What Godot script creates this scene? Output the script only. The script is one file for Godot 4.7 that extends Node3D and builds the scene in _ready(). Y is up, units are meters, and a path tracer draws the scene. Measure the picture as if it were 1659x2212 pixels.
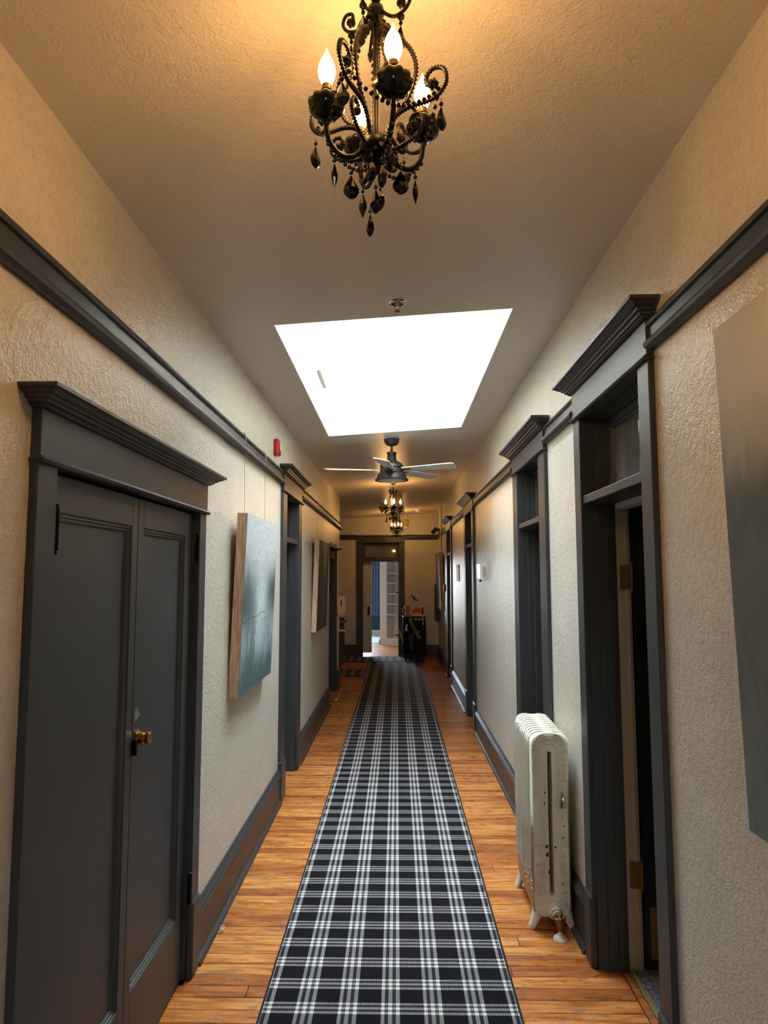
extends Node3D

const LX := -0.90        # face of the left wall
const RX := 0.871        # face of the right wall
const WT := 0.19         # wall thickness
const ZB := 2.6          # closed end of the hallway behind the viewer
const ZL := -10.75       # where the left wall ends and the lobby opens
const ZE := -14.5        # end wall
const LOBX := -2.7       # far side of the lobby
const SKX0 := -0.605
const SKX1 := 0.58
const SKZ0 := -3.265
const SKZ1 := -5.98
const SKY_ENERGY := 40.0
const LAMP_ENERGY := 0.092

var M := {}
var rng := RandomNumberGenerator.new()
var used := {}
var FR := Transform3D.IDENTITY   # frame of the door built last

func ceil_y(x: float) -> float:
	return 2.912 + (clampf(x, LX, RX) + 0.9) * 0.0644

# ------------------------------------------------------------------ mesh builder
class B:
	var v := PackedVector3Array()
	var n := PackedVector3Array()
	var uv := PackedVector2Array()
	var t := Transform3D.IDENTITY

	func put(a: Vector3, b: Vector3, c: Vector3, na: Vector3, nb: Vector3, nc: Vector3, ua := Vector2.ZERO, ub := Vector2.ZERO, uc := Vector2.ZERO) -> void:
		if t.basis.determinant() < 0.0:            # mirrored: keep the front outside
			var k := b; b = c; c = k
			var kn := nb; nb = nc; nc = kn
			var ku := ub; ub = uc; uc = ku
		v.append(t * a); v.append(t * b); v.append(t * c)
		n.append((t.basis * na).normalized()); n.append((t.basis * nb).normalized()); n.append((t.basis * nc).normalized())
		uv.append(ua); uv.append(ub); uv.append(uc)

	# counter-clockwise as seen from outside; flipped when the middle lies on the wrong side
	func tri(a: Vector3, b: Vector3, c: Vector3, mid = null, ua := Vector2.ZERO, ub := Vector2.ZERO, uc := Vector2.ZERO) -> void:
		var nn := (b - a).cross(c - a)
		if nn.length_squared() < 1e-18:
			return
		nn = nn.normalized()
		if mid != null and nn.dot((a + b + c) / 3.0 - mid) < 0.0:
			put(a, b, c, -nn, -nn, -nn, ua, ub, uc)
		else:
			put(a, c, b, nn, nn, nn, ua, uc, ub)

	func quad(a: Vector3, b: Vector3, c: Vector3, d: Vector3, mid = null) -> void:
		tri(a, b, c, mid); tri(a, c, d, mid)

	func quad_uv(a: Vector3, b: Vector3, c: Vector3, d: Vector3, ua: Vector2, ub: Vector2, uc: Vector2, ud: Vector2, mid = null) -> void:
		tri(a, b, c, mid, ua, ub, uc); tri(a, c, d, mid, ua, uc, ud)

	func box(p: Vector3, q: Vector3, bev := 0.0) -> void:
		var lo := Vector3(minf(p.x, q.x), minf(p.y, q.y), minf(p.z, q.z))
		var hi := Vector3(maxf(p.x, q.x), maxf(p.y, q.y), maxf(p.z, q.z))
		var m := (lo + hi) / 2.0
		var h := (hi - lo) / 2.0
		var e := minf(bev, minf(h.x, minf(h.y, h.z)) * 0.9)
		if e <= 0.0:
			for ax in 3:
				for s in [-1.0, 1.0]:
					var o := Vector3.ZERO; o[ax] = h[ax] * s
					var u := Vector3.ZERO; u[(ax + 1) % 3] = h[(ax + 1) % 3]
					var w := Vector3.ZERO; w[(ax + 2) % 3] = h[(ax + 2) % 3]
					quad(m + o - u - w, m + o + u - w, m + o + u + w, m + o - u + w, m)
			return
		var c := func(sx: float, sy: float, sz: float, ax: int) -> Vector3:
			var r := Vector3(sx * (h.x - (0.0 if ax == 0 else e)), sy * (h.y - (0.0 if ax == 1 else e)), sz * (h.z - (0.0 if ax == 2 else e)))
			return m + r
		for s in [-1.0, 1.0]:
			quad(c.call(s, -1, -1, 0), c.call(s, 1, -1, 0), c.call(s, 1, 1, 0), c.call(s, -1, 1, 0), m)
			quad(c.call(-1, s, -1, 1), c.call(1, s, -1, 1), c.call(1, s, 1, 1), c.call(-1, s, 1, 1), m)
			quad(c.call(-1, -1, s, 2), c.call(1, -1, s, 2), c.call(1, 1, s, 2), c.call(-1, 1, s, 2), m)
			for r in [-1.0, 1.0]:
				quad(c.call(s, r, -1, 0), c.call(s, r, 1, 0), c.call(s, r, 1, 1), c.call(s, r, -1, 1), m)
				quad(c.call(s, -1, r, 0), c.call(s, 1, r, 0), c.call(s, 1, r, 2), c.call(s, -1, r, 2), m)
				quad(c.call(-1, s, r, 1), c.call(1, s, r, 1), c.call(1, s, r, 2), c.call(-1, s, r, 2), m)
				for k in [-1.0, 1.0]:
					tri(c.call(s, r, k, 0), c.call(s, r, k, 1), c.call(s, r, k, 2), m)

	# rings of equal point count joined by faces; smooth rounds across the ring
	func loft(rings: Array, cap0 := true, cap1 := true, smooth := false) -> void:
		var mids := []
		var all := Vector3.ZERO
		for r in rings:
			var m := Vector3.ZERO
			for p in r: m += p
			mids.append(m / r.size()); all += m / r.size()
		all /= rings.size()
		for i in rings.size() - 1:
			var a: PackedVector3Array = rings[i]
			var b: PackedVector3Array = rings[i + 1]
			var k := a.size()
			for j in k:
				var j2 := (j + 1) % k
				if smooth:
					var n0: Vector3 = (a[j] - mids[i]).normalized(); var n1: Vector3 = (a[j2] - mids[i]).normalized()
					var n2: Vector3 = (b[j2] - mids[i + 1]).normalized(); var n3: Vector3 = (b[j] - mids[i + 1]).normalized()
					var f := (a[j2] - a[j]).cross(b[j] - a[j])
					if f.dot(n0 + n1 + n2 + n3) > 0.0:
						put(a[j], b[j2], a[j2], n0, n2, n1); put(a[j], b[j], b[j2], n0, n3, n2)
					else:
						put(a[j], a[j2], b[j2], n0, n1, n2); put(a[j], b[j2], b[j], n0, n2, n3)
				else:
					quad(a[j], a[j2], b[j2], b[j], (mids[i] + mids[i + 1]) / 2.0)
		for e in [[0, cap0], [rings.size() - 1, cap1]]:
			if e[1]:
				var r: PackedVector3Array = rings[e[0]]
				for j in r.size():
					tri(mids[e[0]], r[j], r[(j + 1) % r.size()], all)

	# (radius, height) profile spun round y
	func lathe(pr: Array, seg := 16, lobes := 0, depth := 0.0) -> void:
		var k := pr.size()
		var fn := []
		for i in k - 1:
			var d: Vector2 = pr[i + 1] - pr[i]
			fn.append(Vector2(d.y, -d.x).normalized())
		for i in k - 1:
			var p: Vector2 = pr[i]; var q: Vector2 = pr[i + 1]
			if p.distance_squared_to(q) < 1e-12: continue
			var n0: Vector2 = fn[i]; var n1: Vector2 = fn[i]
			if i > 0 and fn[i].dot(fn[i - 1]) > 0.72: n0 = (fn[i] + fn[i - 1]).normalized()
			if i < k - 2 and fn[i].dot(fn[i + 1]) > 0.72: n1 = (fn[i] + fn[i + 1]).normalized()
			for j in seg:
				var a0 := TAU * j / seg; var a1 := TAU * (j + 1) / seg
				var m0 := 1.0 + depth * cos(lobes * a0); var m1 := 1.0 + depth * cos(lobes * a1)
				var d0 := Vector3(cos(a0), 0, sin(a0)); var d1 := Vector3(cos(a1), 0, sin(a1))
				var A := d0 * p.x * m0 + Vector3(0, p.y, 0); var Bq := d1 * p.x * m1 + Vector3(0, p.y, 0)
				var Cq := d1 * q.x * m1 + Vector3(0, q.y, 0); var D := d0 * q.x * m0 + Vector3(0, q.y, 0)
				var nA := d0 * n0.x + Vector3(0, n0.y, 0); var nB := d1 * n0.x + Vector3(0, n0.y, 0)
				var nC := d1 * n1.x + Vector3(0, n1.y, 0); var nD := d0 * n1.x + Vector3(0, n1.y, 0)
				if p.x > 1e-6: put(A, Bq, Cq, nA, nB, nC)
				if q.x > 1e-6: put(A, Cq, D, nA, nC, nD)

	func tube(pts: Array, r, sides := 8, caps := true) -> void:
		var rings := []
		var up := Vector3(0.31, 0.87, 0.39)
		for i in pts.size():
			var d: Vector3 = (pts[mini(i + 1, pts.size() - 1)] - pts[maxi(i - 1, 0)]).normalized()
			var s := up - d * up.dot(d)
			if s.length() < 1e-4: s = Vector3(1, 0, 0) - d * d.x
			s = s.normalized(); up = s
			var w := d.cross(s)
			var rad: float = r[i] if r is Array else r
			var ring := PackedVector3Array()
			for j in sides:
				var a := TAU * j / sides
				ring.append(pts[i] + (s * cos(a) + w * sin(a)) * rad)
			rings.append(ring)
		loft(rings, caps, caps, true)

	# polygon in the plane (u, v) at o, pushed along w
	func extrude(poly: PackedVector2Array, o: Vector3, u: Vector3, vv: Vector3, w: Vector3, caps := true) -> void:
		var k := poly.size()
		var s := -1.0 if Geometry2D.is_polygon_clockwise(poly) else 1.0
		if u.cross(vv).dot(w) < 0.0: s = -s
		for i in k:
			var a := o + u * poly[i].x + vv * poly[i].y
			var b := o + u * poly[(i + 1) % k].x + vv * poly[(i + 1) % k].y
			if s > 0.0: quad(a, b, b + w, a + w)
			else: quad(b, a, a + w, b + w)
		if caps:
			var id := Geometry2D.triangulate_polygon(poly)
			for i in range(0, id.size(), 3):
				var q := []
				for j in 3: q.append(o + u * poly[id[i + j]].x + vv * poly[id[i + j]].y)
				tri(q[0], q[1], q[2], o + u * poly[id[i]].x + vv * poly[id[i]].y + w)
				tri(q[0] + w, q[1] + w, q[2] + w, o + u * poly[id[i]].x + vv * poly[id[i]].y)

	func ball(c: Vector3, r: float, seg := 8, rows := 5, sy := 1.0) -> void:
		var pr := []
		for i in rows + 1:
			var a := -PI / 2 + PI * i / rows
			pr.append(Vector2(maxf(cos(a) * r, 0.0), sin(a) * r * sy))
		var keep := t
		t = t * Transform3D(Basis(), c)
		lathe(pr, seg)
		t = keep

	# nested rectangles (a0, a1, b0, b1, depth) joined like a picture moulding, in axes u, v, depth w
	func frame(rects: Array, o: Vector3, u: Vector3, vv: Vector3, w: Vector3) -> void:
		for i in rects.size() - 1:
			var P := []
			for r in [rects[i], rects[i + 1]]:
				P.append([o + u * r[0] + vv * r[2] + w * r[4], o + u * r[1] + vv * r[2] + w * r[4], o + u * r[1] + vv * r[3] + w * r[4], o + u * r[0] + vv * r[3] + w * r[4]])
			var far: Vector3 = o - w * 5.0 + u * (rects[i][0] + rects[i][1]) / 2.0 + vv * (rects[i][2] + rects[i][3]) / 2.0
			for j in 4:
				quad(P[0][j], P[0][(j + 1) % 4], P[1][(j + 1) % 4], P[1][j], far)

	# texture laid flat on each face, k repeats to the metre
	func lay(k: float) -> void:
		for i in range(0, v.size(), 3):
			var f := (v[i + 1] - v[i]).cross(v[i + 2] - v[i]).abs()
			for j in 3:
				var p := v[i + j]
				uv[i + j] = (Vector2(p.z, -p.y) if f.x >= f.y and f.x >= f.z else Vector2(p.x, p.z) if f.y >= f.z else Vector2(p.x, -p.y)) * k

	func mesh() -> ArrayMesh:
		var a := []
		a.resize(Mesh.ARRAY_MAX)
		a[Mesh.ARRAY_VERTEX] = v; a[Mesh.ARRAY_NORMAL] = n; a[Mesh.ARRAY_TEX_UV] = uv
		var m := ArrayMesh.new()
		m.add_surface_from_arrays(Mesh.PRIMITIVE_TRIANGLES, a)
		return m

# ------------------------------------------------------------------ nodes
func numbered(called: String) -> String:
	used[called] = used.get(called, -1) + 1
	return called if used[called] == 0 else "%s_%03d" % [called, used[called]]

func tag(o: Node, label: String, category: String, group := "", kind := "") -> Node:
	o.set_meta("label", label)
	if category: o.set_meta("category", category)
	if group: o.set_meta("group", group)
	if kind: o.set_meta("kind", kind)
	return o

func part(b: B, called: String, mat: Material, parent: Node = self) -> MeshInstance3D:
	if mat in [M.plaster, M.ceiling_plaster, M.room_carpet]:
		b.lay(0.62 if mat == M.plaster or mat == M.ceiling_plaster else 1.0)
	return piece(b.mesh(), called, mat, parent)

func piece(mesh: Mesh, called: String, mat: Material, parent: Node = self) -> MeshInstance3D:
	var o := MeshInstance3D.new()
	o.name = numbered(called) if parent == self else called
	o.mesh = mesh
	o.material_override = mat
	parent.add_child(o, true)
	return o

func thing(called: String, at := Vector3.ZERO, turn := 0.0) -> Node3D:
	var o := Node3D.new()
	o.name = numbered(called)
	add_child(o)
	o.position = at
	o.rotation.y = turn
	return o

func copy(o: Node3D, at: Vector3, turn := 0.0) -> Node3D:
	var c: Node3D = o.duplicate()
	c.name = numbered(String(o.name).rstrip("0123456789").rstrip("_"))
	add_child(c)
	c.position = at
	c.rotation.y = turn
	return c

func S(r: int, g: int, b: int) -> Color:
	return Color8(r, g, b)

func mat(called: String, c: Color, rough := 0.6, metal := 0.0, spec := 0.5) -> StandardMaterial3D:
	var m := StandardMaterial3D.new()
	m.resource_name = called
	m.albedo_color = c
	m.roughness = rough
	m.metallic = metal
	m.metallic_specular = spec
	M[called] = m
	return m

# ------------------------------------------------------------------ camera, sky, light
func view_and_light() -> void:
	var cam := Camera3D.new()
	cam.name = "camera"
	add_child(cam)
	cam.position = Vector3(0, 1.7, 0)
	cam.rotation = Vector3(0.09232, 0.018357, -0.00156)
	cam.fov = rad_to_deg(2.0 * atan(1106.0 / 1474.67))
	cam.near = 0.05
	cam.far = 200.0
	cam.current = true
	var env := Environment.new()
	var sky := Sky.new()
	var sm := ProceduralSkyMaterial.new()
	sm.sky_top_color = Color(0.90, 0.96, 1.0)
	sm.sky_horizon_color = Color(0.90, 0.96, 1.0)
	sm.ground_horizon_color = Color(0.62, 0.62, 0.60)
	sm.ground_bottom_color = Color(0.55, 0.55, 0.52)
	sky.sky_material = sm
	env.sky = sky
	env.background_mode = Environment.BG_SKY
	env.background_energy_multiplier = SKY_ENERGY
	env.tonemap_mode = Environment.TONE_MAPPER_LINEAR
	env.tonemap_exposure = 1.0
	env.sdfgi_enabled = true
	env.ssao_enabled = true
	env.ssil_enabled = true
	var we := WorldEnvironment.new()
	we.name = "sky_and_exposure"
	we.environment = env
	add_child(we)

# ------------------------------------------------------------------ textures
func noise(seed_: int, freq: float, oct := 3) -> FastNoiseLite:
	var f := FastNoiseLite.new()
	f.seed = seed_
	f.noise_type = FastNoiseLite.TYPE_SIMPLEX_SMOOTH
	f.frequency = freq
	f.fractal_type = FastNoiseLite.FRACTAL_FBM
	f.fractal_octaves = oct
	return f

func field(seed_: int, freq: float, w: int, h: int, sw := 0, sh := 0, oct := 3) -> PackedByteArray:
	var im := noise(seed_, freq, oct).get_seamless_image(sw if sw else w, sh if sh else h)
	im.convert(Image.FORMAT_L8)
	if sw or sh: im.resize(w, h, Image.INTERPOLATE_CUBIC)
	return im.get_data()

func plaster_maps() -> Array:
	var N := 1024
	var fine := field(11, 0.16, N, N, 0, 0, 2)
	var mid := field(12, 0.045, N, N, 0, 0, 2)
	var big := field(13, 0.006, N, N, 0, 0, 3)
	var hgt := PackedFloat32Array()
	hgt.resize(N * N)
	for i in N * N:
		hgt[i] = fine[i] * 0.30 + mid[i] * 0.34 + 40.0
	var r := RandomNumberGenerator.new()
	r.seed = 5
	for s in 70:                               # sweeps of the plasterer's brush, bristle by bristle
		var cx := r.randf() * N; var cy := r.randf() * N
		var R := r.randf_range(40, 130); var wd := r.randf_range(14, 38)
		var a0 := r.randf() * TAU; var span := r.randf_range(0.5, 1.5)
		for k in int(wd * 1.1):
			var rr := R + r.randf_range(-wd, wd)
			var b0 := a0 + r.randf_range(-0.35, 0.35); var sp := span * r.randf_range(0.25, 0.8)
			var amp := r.randf_range(-34.0, 30.0)
			var st := 0.8 / rr
			var a := 0.0
			while a < sp:
				var e := amp * sin(PI * a / sp)
				var x := cx + cos(b0 + a) * rr; var y := cy + sin(b0 + a) * rr * 0.92
				var q := posmod(int(y), N) * N + posmod(int(x), N)
				hgt[q] += e * 0.55
				hgt[posmod(int(y), N) * N + posmod(int(x) + 1, N)] += e * 0.35
				hgt[posmod(int(y) + 1, N) * N + posmod(int(x), N)] += e * 0.35
				a += st
	for i in N * N:
		hgt[i] = clampf(hgt[i], 10.0, 245.0)
	var hb := PackedByteArray(); hb.resize(N * N)
	var cb := PackedByteArray(); cb.resize(N * N * 3)
	for i in N * N:
		hb[i] = int(clampf(hgt[i], 0, 255))
		var f := 0.965 + (big[i] - 128) * 0.00022 + (mid[i] - 128) * 0.0002
		if fine[i] + mid[i] * 0.55 < 108: f -= 0.10      # specks of old wash left in the pits
		cb[i * 3] = int(255.0 * minf(f, 1.0)); cb[i * 3 + 1] = int(255.0 * minf(f * 0.995, 1.0)); cb[i * 3 + 2] = int(255.0 * minf(f * 0.985, 1.0))
	return [ImageTexture.create_from_image(Image.create_from_data(N, N, false, Image.FORMAT_L8, hb)), ImageTexture.create_from_image(Image.create_from_data(N, N, false, Image.FORMAT_RGB8, cb))]

func wood_floor_maps() -> Array:
	var W := 1024; var H := 512
	var a := field(21, 0.09, W, H, 56, H, 3)
	var b := field(22, 0.03, W, H, 128, H, 2)
	var c := field(23, 0.035, W, H, 256, H, 3)
	var d := field(24, 0.02, W, H, 330, H, 2)
	var spk := field(25, 0.22, W, H, 400, H, 1)
	var px := PackedByteArray(); px.resize(W * H * 3)
	var rg := PackedByteArray(); rg.resize(W * H)
	var dark := Color(0.60, 0.36, 0.155); var gold := Color(0.84, 0.61, 0.35); var mid := Color(0.755, 0.50, 0.245)
	for i in W * H:
		var f := clampf((a[i] * 0.5 + b[i] * 0.5 - 62.0) / 132.0, 0.0, 1.0)
		var col := dark.lerp(mid, minf(f * 2.0, 1.0)).lerp(gold, maxf(0.0, f * 2.0 - 1.0))
		var worn := clampf((c[i] * 0.6 + d[i] * 0.4 - 160.0) / 30.0, 0.0, 1.0)
		col = col.lerp(Color(0.46, 0.36, 0.26), worn * 0.5)
		if spk[i] > 224: col = col.lerp(Color(0.24, 0.14, 0.07), 0.5)
		px[i * 3] = int(col.r * 255); px[i * 3 + 1] = int(col.g * 255); px[i * 3 + 2] = int(col.b * 255)
		rg[i] = int(clampf(95.0 + (c[i] - 128) * 0.4 + worn * 60.0, 50, 220))
	return [ImageTexture.create_from_image(Image.create_from_data(W, H, false, Image.FORMAT_RGB8, px)), ImageTexture.create_from_image(Image.create_from_data(W, H, false, Image.FORMAT_L8, rg))]

func plaid_texture() -> ImageTexture:
	var T := 84; var K := 3
	var N := T * K
	var im := Image.create(N, N, false, Image.FORMAT_RGB8)
	var r := RandomNumberGenerator.new(); r.seed = 9
	var thread := func(i: int) -> int:         # 0 black, 1 charcoal, 2 white
		if i < 37:
			var s := [7, 14, 22, 29, 37]
			for k in 5:
				if i < s[k]: return 2 if k % 2 == 0 else 1
		return 0
	var cols := [S(11, 12, 20), S(58, 58, 66), S(226, 222, 214)]
	for j in T:
		for i in T:
			var ti: int = thread.call(i); var tj: int = thread.call(j)
			var warp: bool = (posmod(i + j, 5) < 2) == (ti > tj)
			var k: int = ti if warp else tj
			for y in K:
				for x in K:
					var f := r.randf_range(0.72, 1.10)
					var c: Color = cols[k]
					if (x == 0 or y == 0) and r.randf() < 0.4: c = cols[thread.call(j) if warp else thread.call(i)].lerp(c, 0.4)
					im.set_pixel(i * K + x, j * K + y, Color(minf(c.r * f, 1), minf(c.g * f, 1), minf(c.b * f, 1)))
	return ImageTexture.create_from_image(im)

func speckle_texture(seed_: int, a: Color, b: Color, n := 128) -> ImageTexture:
	var im := Image.create(n, n, false, Image.FORMAT_RGB8)
	var r := RandomNumberGenerator.new(); r.seed = seed_
	for y in n:
		for x in n:
			im.set_pixel(x, y, a.lerp(b, pow(r.randf(), 1.5)))
	return ImageTexture.create_from_image(im)

func blot(x: float, y: float, cx: float, cy: float, sx: float, sy: float) -> float:
	var dx := (x - cx) / sx; var dy := (y - cy) / sy
	return exp(-(dx * dx + dy * dy))

# the three painted pictures: mist over water, a dark gorge, a grey shore
func picture_texture(which: int) -> ImageTexture:
	var N := 256
	var im := Image.create(N, N, false, Image.FORMAT_RGB8)
	var n1 := noise(40 + which, 3.0, 4); var n2 := noise(50 + which, 14.0, 3)
	for j in N:
		for i in N:
			var x := float(i) / N; var y := float(j) / N
			var wob := n1.get_noise_2d(x * 0.9, y * 0.5) * 0.10 + n2.get_noise_2d(x * 1.4, y * 0.35) * 0.05
			var c: Color
			if which == 0:
				c = S(206, 212, 215).lerp(S(158, 174, 180), smoothstep(0.20, 0.55, y + wob * 1.5))
				c = c.lerp(S(66, 84, 88), 0.92 * blot(x, y, 0.06, 0.50 + wob, 0.30, 0.17))
				c = c.lerp(S(42, 56, 52), 0.95 * blot(x, y, 1.0, 0.45, 0.24 + wob, 0.13))
				c = c.lerp(S(218, 228, 233), 0.9 * blot(x, y, 0.52 + wob, 0.50, 0.15, 0.20))
				c = c.lerp(S(62, 86, 92), 0.9 * smoothstep(0.60, 0.98, y + wob * 2.0))
				c = c.lerp(S(196, 214, 222), 0.75 * blot(x, y, 0.5 + wob, 0.72, 0.17, 0.11))
				c = c.lerp(c * 0.8, clampf(n2.get_noise_2d(x * 3.0, y * 1.2) * 1.6, 0, 1))
				if absf(y - (0.60 - 0.05 * x + 0.006 * sin(x * 20.0))) < 0.003 and x < 0.7: c = c.lerp(S(50, 60, 64), 0.7)
			elif which == 1:
				c = S(38, 40, 40).lerp(S(58, 60, 58), 0.5 + wob * 4.0)
				var half := maxf(0.0, 0.30 * (0.52 - y) / 0.52)
				c = c.lerp(S(150, 156, 156), 0.8 * (1.0 - smoothstep(half * 0.6, half + 0.08, absf(x - 0.62 + wob))) * (1.0 - smoothstep(0.35, 0.52, y)))
				c = c.lerp(S(128, 130, 126), 0.6 * blot(x, y, 0.55 + wob, 0.78, 0.16, 0.24))
				c = c.lerp(S(20, 21, 21), 0.7 * blot(x, y, 0.06, 0.6, 0.22, 0.4))
			elif which == 2:
				c = S(206, 201, 190).lerp(S(172, 170, 162), smoothstep(0.12, 0.26, y + wob * 0.4))
				c = c.lerp(S(98, 106, 102), smoothstep(0.24, 0.36, y + wob * 0.5))
				c = c.lerp(S(112, 122, 124), smoothstep(0.5, 0.95, y + wob))
				c = c.lerp(S(60, 66, 66), 0.5 * blot(x, y, 0.5, 0.42 + wob, 0.9, 0.07))
				c = c.lerp(S(74, 80, 80), 0.3 * smoothstep(0.0, 0.5, n2.get_noise_2d(x * 1.2, y * 0.6)) * smoothstep(0.4, 0.7, y))
				c = c.lerp(S(204, 196, 178), 0.35 * blot(x + wob * 3.0, y, 0.3, 0.14, 0.22, 0.05))
			else:
				c = S(86, 84, 76).lerp(S(120, 118, 108), 0.5 + wob * 4.0)
				c = c.lerp(S(66, 72, 74), smoothstep(0.3, 0.5, y + wob))
			im.set_pixel(i, j, c)
	return ImageTexture.create_from_image(im)

func grain_texture(a: Color, b: Color, seed_: int) -> ImageTexture:
	var W := 64; var H := 256
	var f := field(seed_, 0.08, W, H, W, 24, 2)
	var im := Image.create(W, H, false, Image.FORMAT_RGB8)
	for j in H:
		for i in W:
			im.set_pixel(i, j, a.lerp(b, clampf((f[j * W + i] - 90) / 80.0, 0, 1)))
	return ImageTexture.create_from_image(im)

func make_materials() -> void:
	var pm := plaster_maps()
	var p := mat("plaster", S(222, 216, 205), 0.34)
	p.albedo_texture = pm[1]
	p.heightmap_enabled = true; p.heightmap_texture = pm[0]; p.heightmap_scale = 0.50
	var pc2 := mat("ceiling_plaster", S(214, 206, 193), 0.34)
	pc2.heightmap_enabled = true; pc2.heightmap_texture = pm[0]; pc2.heightmap_scale = 0.45
	mat("trim_paint", S(51, 54, 56), 0.42)
	mat("navy_door", S(20, 28, 36), 0.40)
	mat("white_jamb", S(186, 182, 172), 0.5)
	mat("room_wall", S(150, 146, 138), 0.8)
	mat("white_paint", S(206, 206, 204), 0.45)
	var wm := wood_floor_maps()
	for k in 7:
		var tint: Color = [S(255, 252, 246), S(244, 226, 206), S(255, 244, 226), S(222, 196, 178), S(248, 236, 218), S(236, 220, 200), S(204, 176, 156)][k]
		var f := mat("floor_wood_%d" % k, tint, 1.0)
		f.albedo_texture = wm[0]
		f.roughness_texture = wm[1]
	M.floor_wood_0.roughness = 1.0
	var pl := mat("plaid", Color.WHITE, 0.95, 0.0, 0.3)
	pl.albedo_texture = plaid_texture()
	mat("binding", S(18, 18, 22), 0.9)
	var ct := mat("room_carpet", Color.WHITE, 0.95, 0.0, 0.2)
	ct.albedo_texture = speckle_texture(3, S(58, 58, 66), S(170, 168, 172))
	ct.uv1_scale = Vector3(2.2, 2.2, 1)
	mat("black_iron", S(12, 11, 10), 0.24, 0.0, 0.34)
	mat("black_glass", S(8, 7, 7), 0.06, 0.0, 0.5)
	mat("bead_metal", S(14, 12, 10), 0.16, 0.0, 0.5)
	mat("candle_sleeve", S(206, 186, 140), 0.5)
	var bu := mat("bulb_glow", S(255, 236, 200), 0.3)
	bu.emission_enabled = true; bu.emission = Color(1.0, 0.74, 0.42); bu.emission_energy_multiplier = 9.0
	mat("bulb_base", S(160, 130, 80), 0.3, 0.9)
	mat("fan_bronze", S(52, 50, 48), 0.42, 0.25)
	mat("fan_blade", S(236, 236, 232), 0.45)
	mat("fan_lens", S(226, 216, 208), 0.35)
	mat("radiator_paint", S(214, 210, 194), 0.38)
	mat("radiator_slot", S(20, 18, 16), 0.9)
	mat("chip", S(38, 26, 20), 0.9)
	mat("chrome", S(200, 198, 192), 0.12, 1.0)
	mat("brass", S(186, 146, 74), 0.22, 1.0)
	mat("old_brass", S(132, 108, 66), 0.45, 0.5)
	mat("plaque_bronze", S(122, 92, 48), 0.5, 0.2)
	mat("brown_valve", S(120, 82, 40), 0.35, 0.4)
	mat("red_plastic", S(176, 26, 30), 0.4)
	mat("red_lens", S(120, 20, 24), 0.2)
	mat("white_plastic", S(222, 218, 210), 0.4)
	mat("pink_plastic", S(232, 214, 206), 0.45)
	mat("black_plastic", S(18, 18, 19), 0.45)
	mat("black_cloth", S(11, 11, 12), 0.85)
	mat("wire", S(120, 116, 108), 0.4, 0.6)
	mat("blue_plastic", S(24, 84, 150), 0.4)
	mat("deep_blue", S(20, 42, 96), 0.4)
	mat("pale_blue", S(96, 150, 190), 0.4)
	mat("yellow_plastic", S(196, 168, 88), 0.5)
	mat("orange_cloth", S(222, 92, 52), 0.9)
	mat("pale_cloth", S(214, 206, 200), 0.9)
	mat("mop_cloth", S(132, 128, 116), 0.95)
	mat("pink_steel", S(206, 134, 112), 0.35)
	mat("olive_paint", S(56, 58, 46), 0.5)
	mat("cabinet_paint", S(42, 48, 48), 0.4)
	mat("beige_plastic", S(190, 170, 132), 0.45)
	mat("yellow_lens", S(214, 190, 96), 0.15)
	mat("curtain_blue", S(88, 112, 144), 0.9)
	M.curtain_blue.backlight_enabled = true; M.curtain_blue.backlight = Color(0.10, 0.18, 0.30)
	mat("navy_wall", S(36, 56, 76), 0.8)
	mat("rug_blue", S(150, 170, 190), 0.95)
	mat("book_dark", S(50, 44, 46), 0.7)
	mat("book_red", S(120, 40, 40), 0.7)
	mat("paper", S(196, 190, 178), 0.8)
	mat("ink", S(60, 58, 56), 0.8)
	mat("threshold_metal", S(176, 158, 100), 0.4, 0.6)
	var gl := mat("pane_glass", Color(0.90, 0.94, 0.94, 0.10), 0.03)
	gl.transparency = BaseMaterial3D.TRANSPARENCY_ALPHA
	var gl2 := mat("clear_plastic", Color(0.92, 0.94, 0.95, 0.16), 0.06)
	gl2.transparency = BaseMaterial3D.TRANSPARENCY_ALPHA
	for k in 4:
		var pc := mat("picture_%d" % k, Color.WHITE, 0.6)
		pc.albedo_texture = picture_texture(k)
	var gw := mat("pale_wood", Color.WHITE, 0.6)
	gw.albedo_texture = grain_texture(S(186, 152, 124), S(216, 186, 158), 61)
	mat("scuff", S(168, 172, 176), 0.6)
	mat("thread", S(222, 220, 216), 0.9)

# ------------------------------------------------------------------ room shell
var openings_left := [[-1.735, -3.025, 1.985], [-5.48, -6.14, 2.355], [-9.15, -10.25, 2.13]]
var openings_right := [[-2.365, -3.135, 2.43], [-4.08, -4.81, 2.42], [-7.78, -8.47, 2.43], [-10.88, -11.60, 2.44]]

func side_wall(called: String, x0: float, x1: float, top: float, z0: float, z1: float, ops: Array, label: String) -> void:
	var b := B.new()
	var z := z0
	for o in ops:
		b.box(Vector3(x0, 0, z), Vector3(x1, top, o[0] + 0.018))
		b.box(Vector3(x0, o[2] + 0.018, o[0] + 0.018), Vector3(x1, top, o[1] - 0.018))
		z = o[1] - 0.018
	b.box(Vector3(x0, 0, z), Vector3(x1, top, z1))
	tag(part(b, called, M.plaster), label, "wall", "", "structure")

func ceiling_piece(b: B, x0: float, x1: float, z0: float, z1: float) -> void:
	var r := []
	for e in [[z0, 0], [z1, 0]]:
		r.append(PackedVector3Array([Vector3(x0, ceil_y(x0), e[0]), Vector3(x1, ceil_y(x1), e[0]), Vector3(x1, 3.2, e[0]), Vector3(x0, 3.2, e[0])]))
	b.loft(r)

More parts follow.
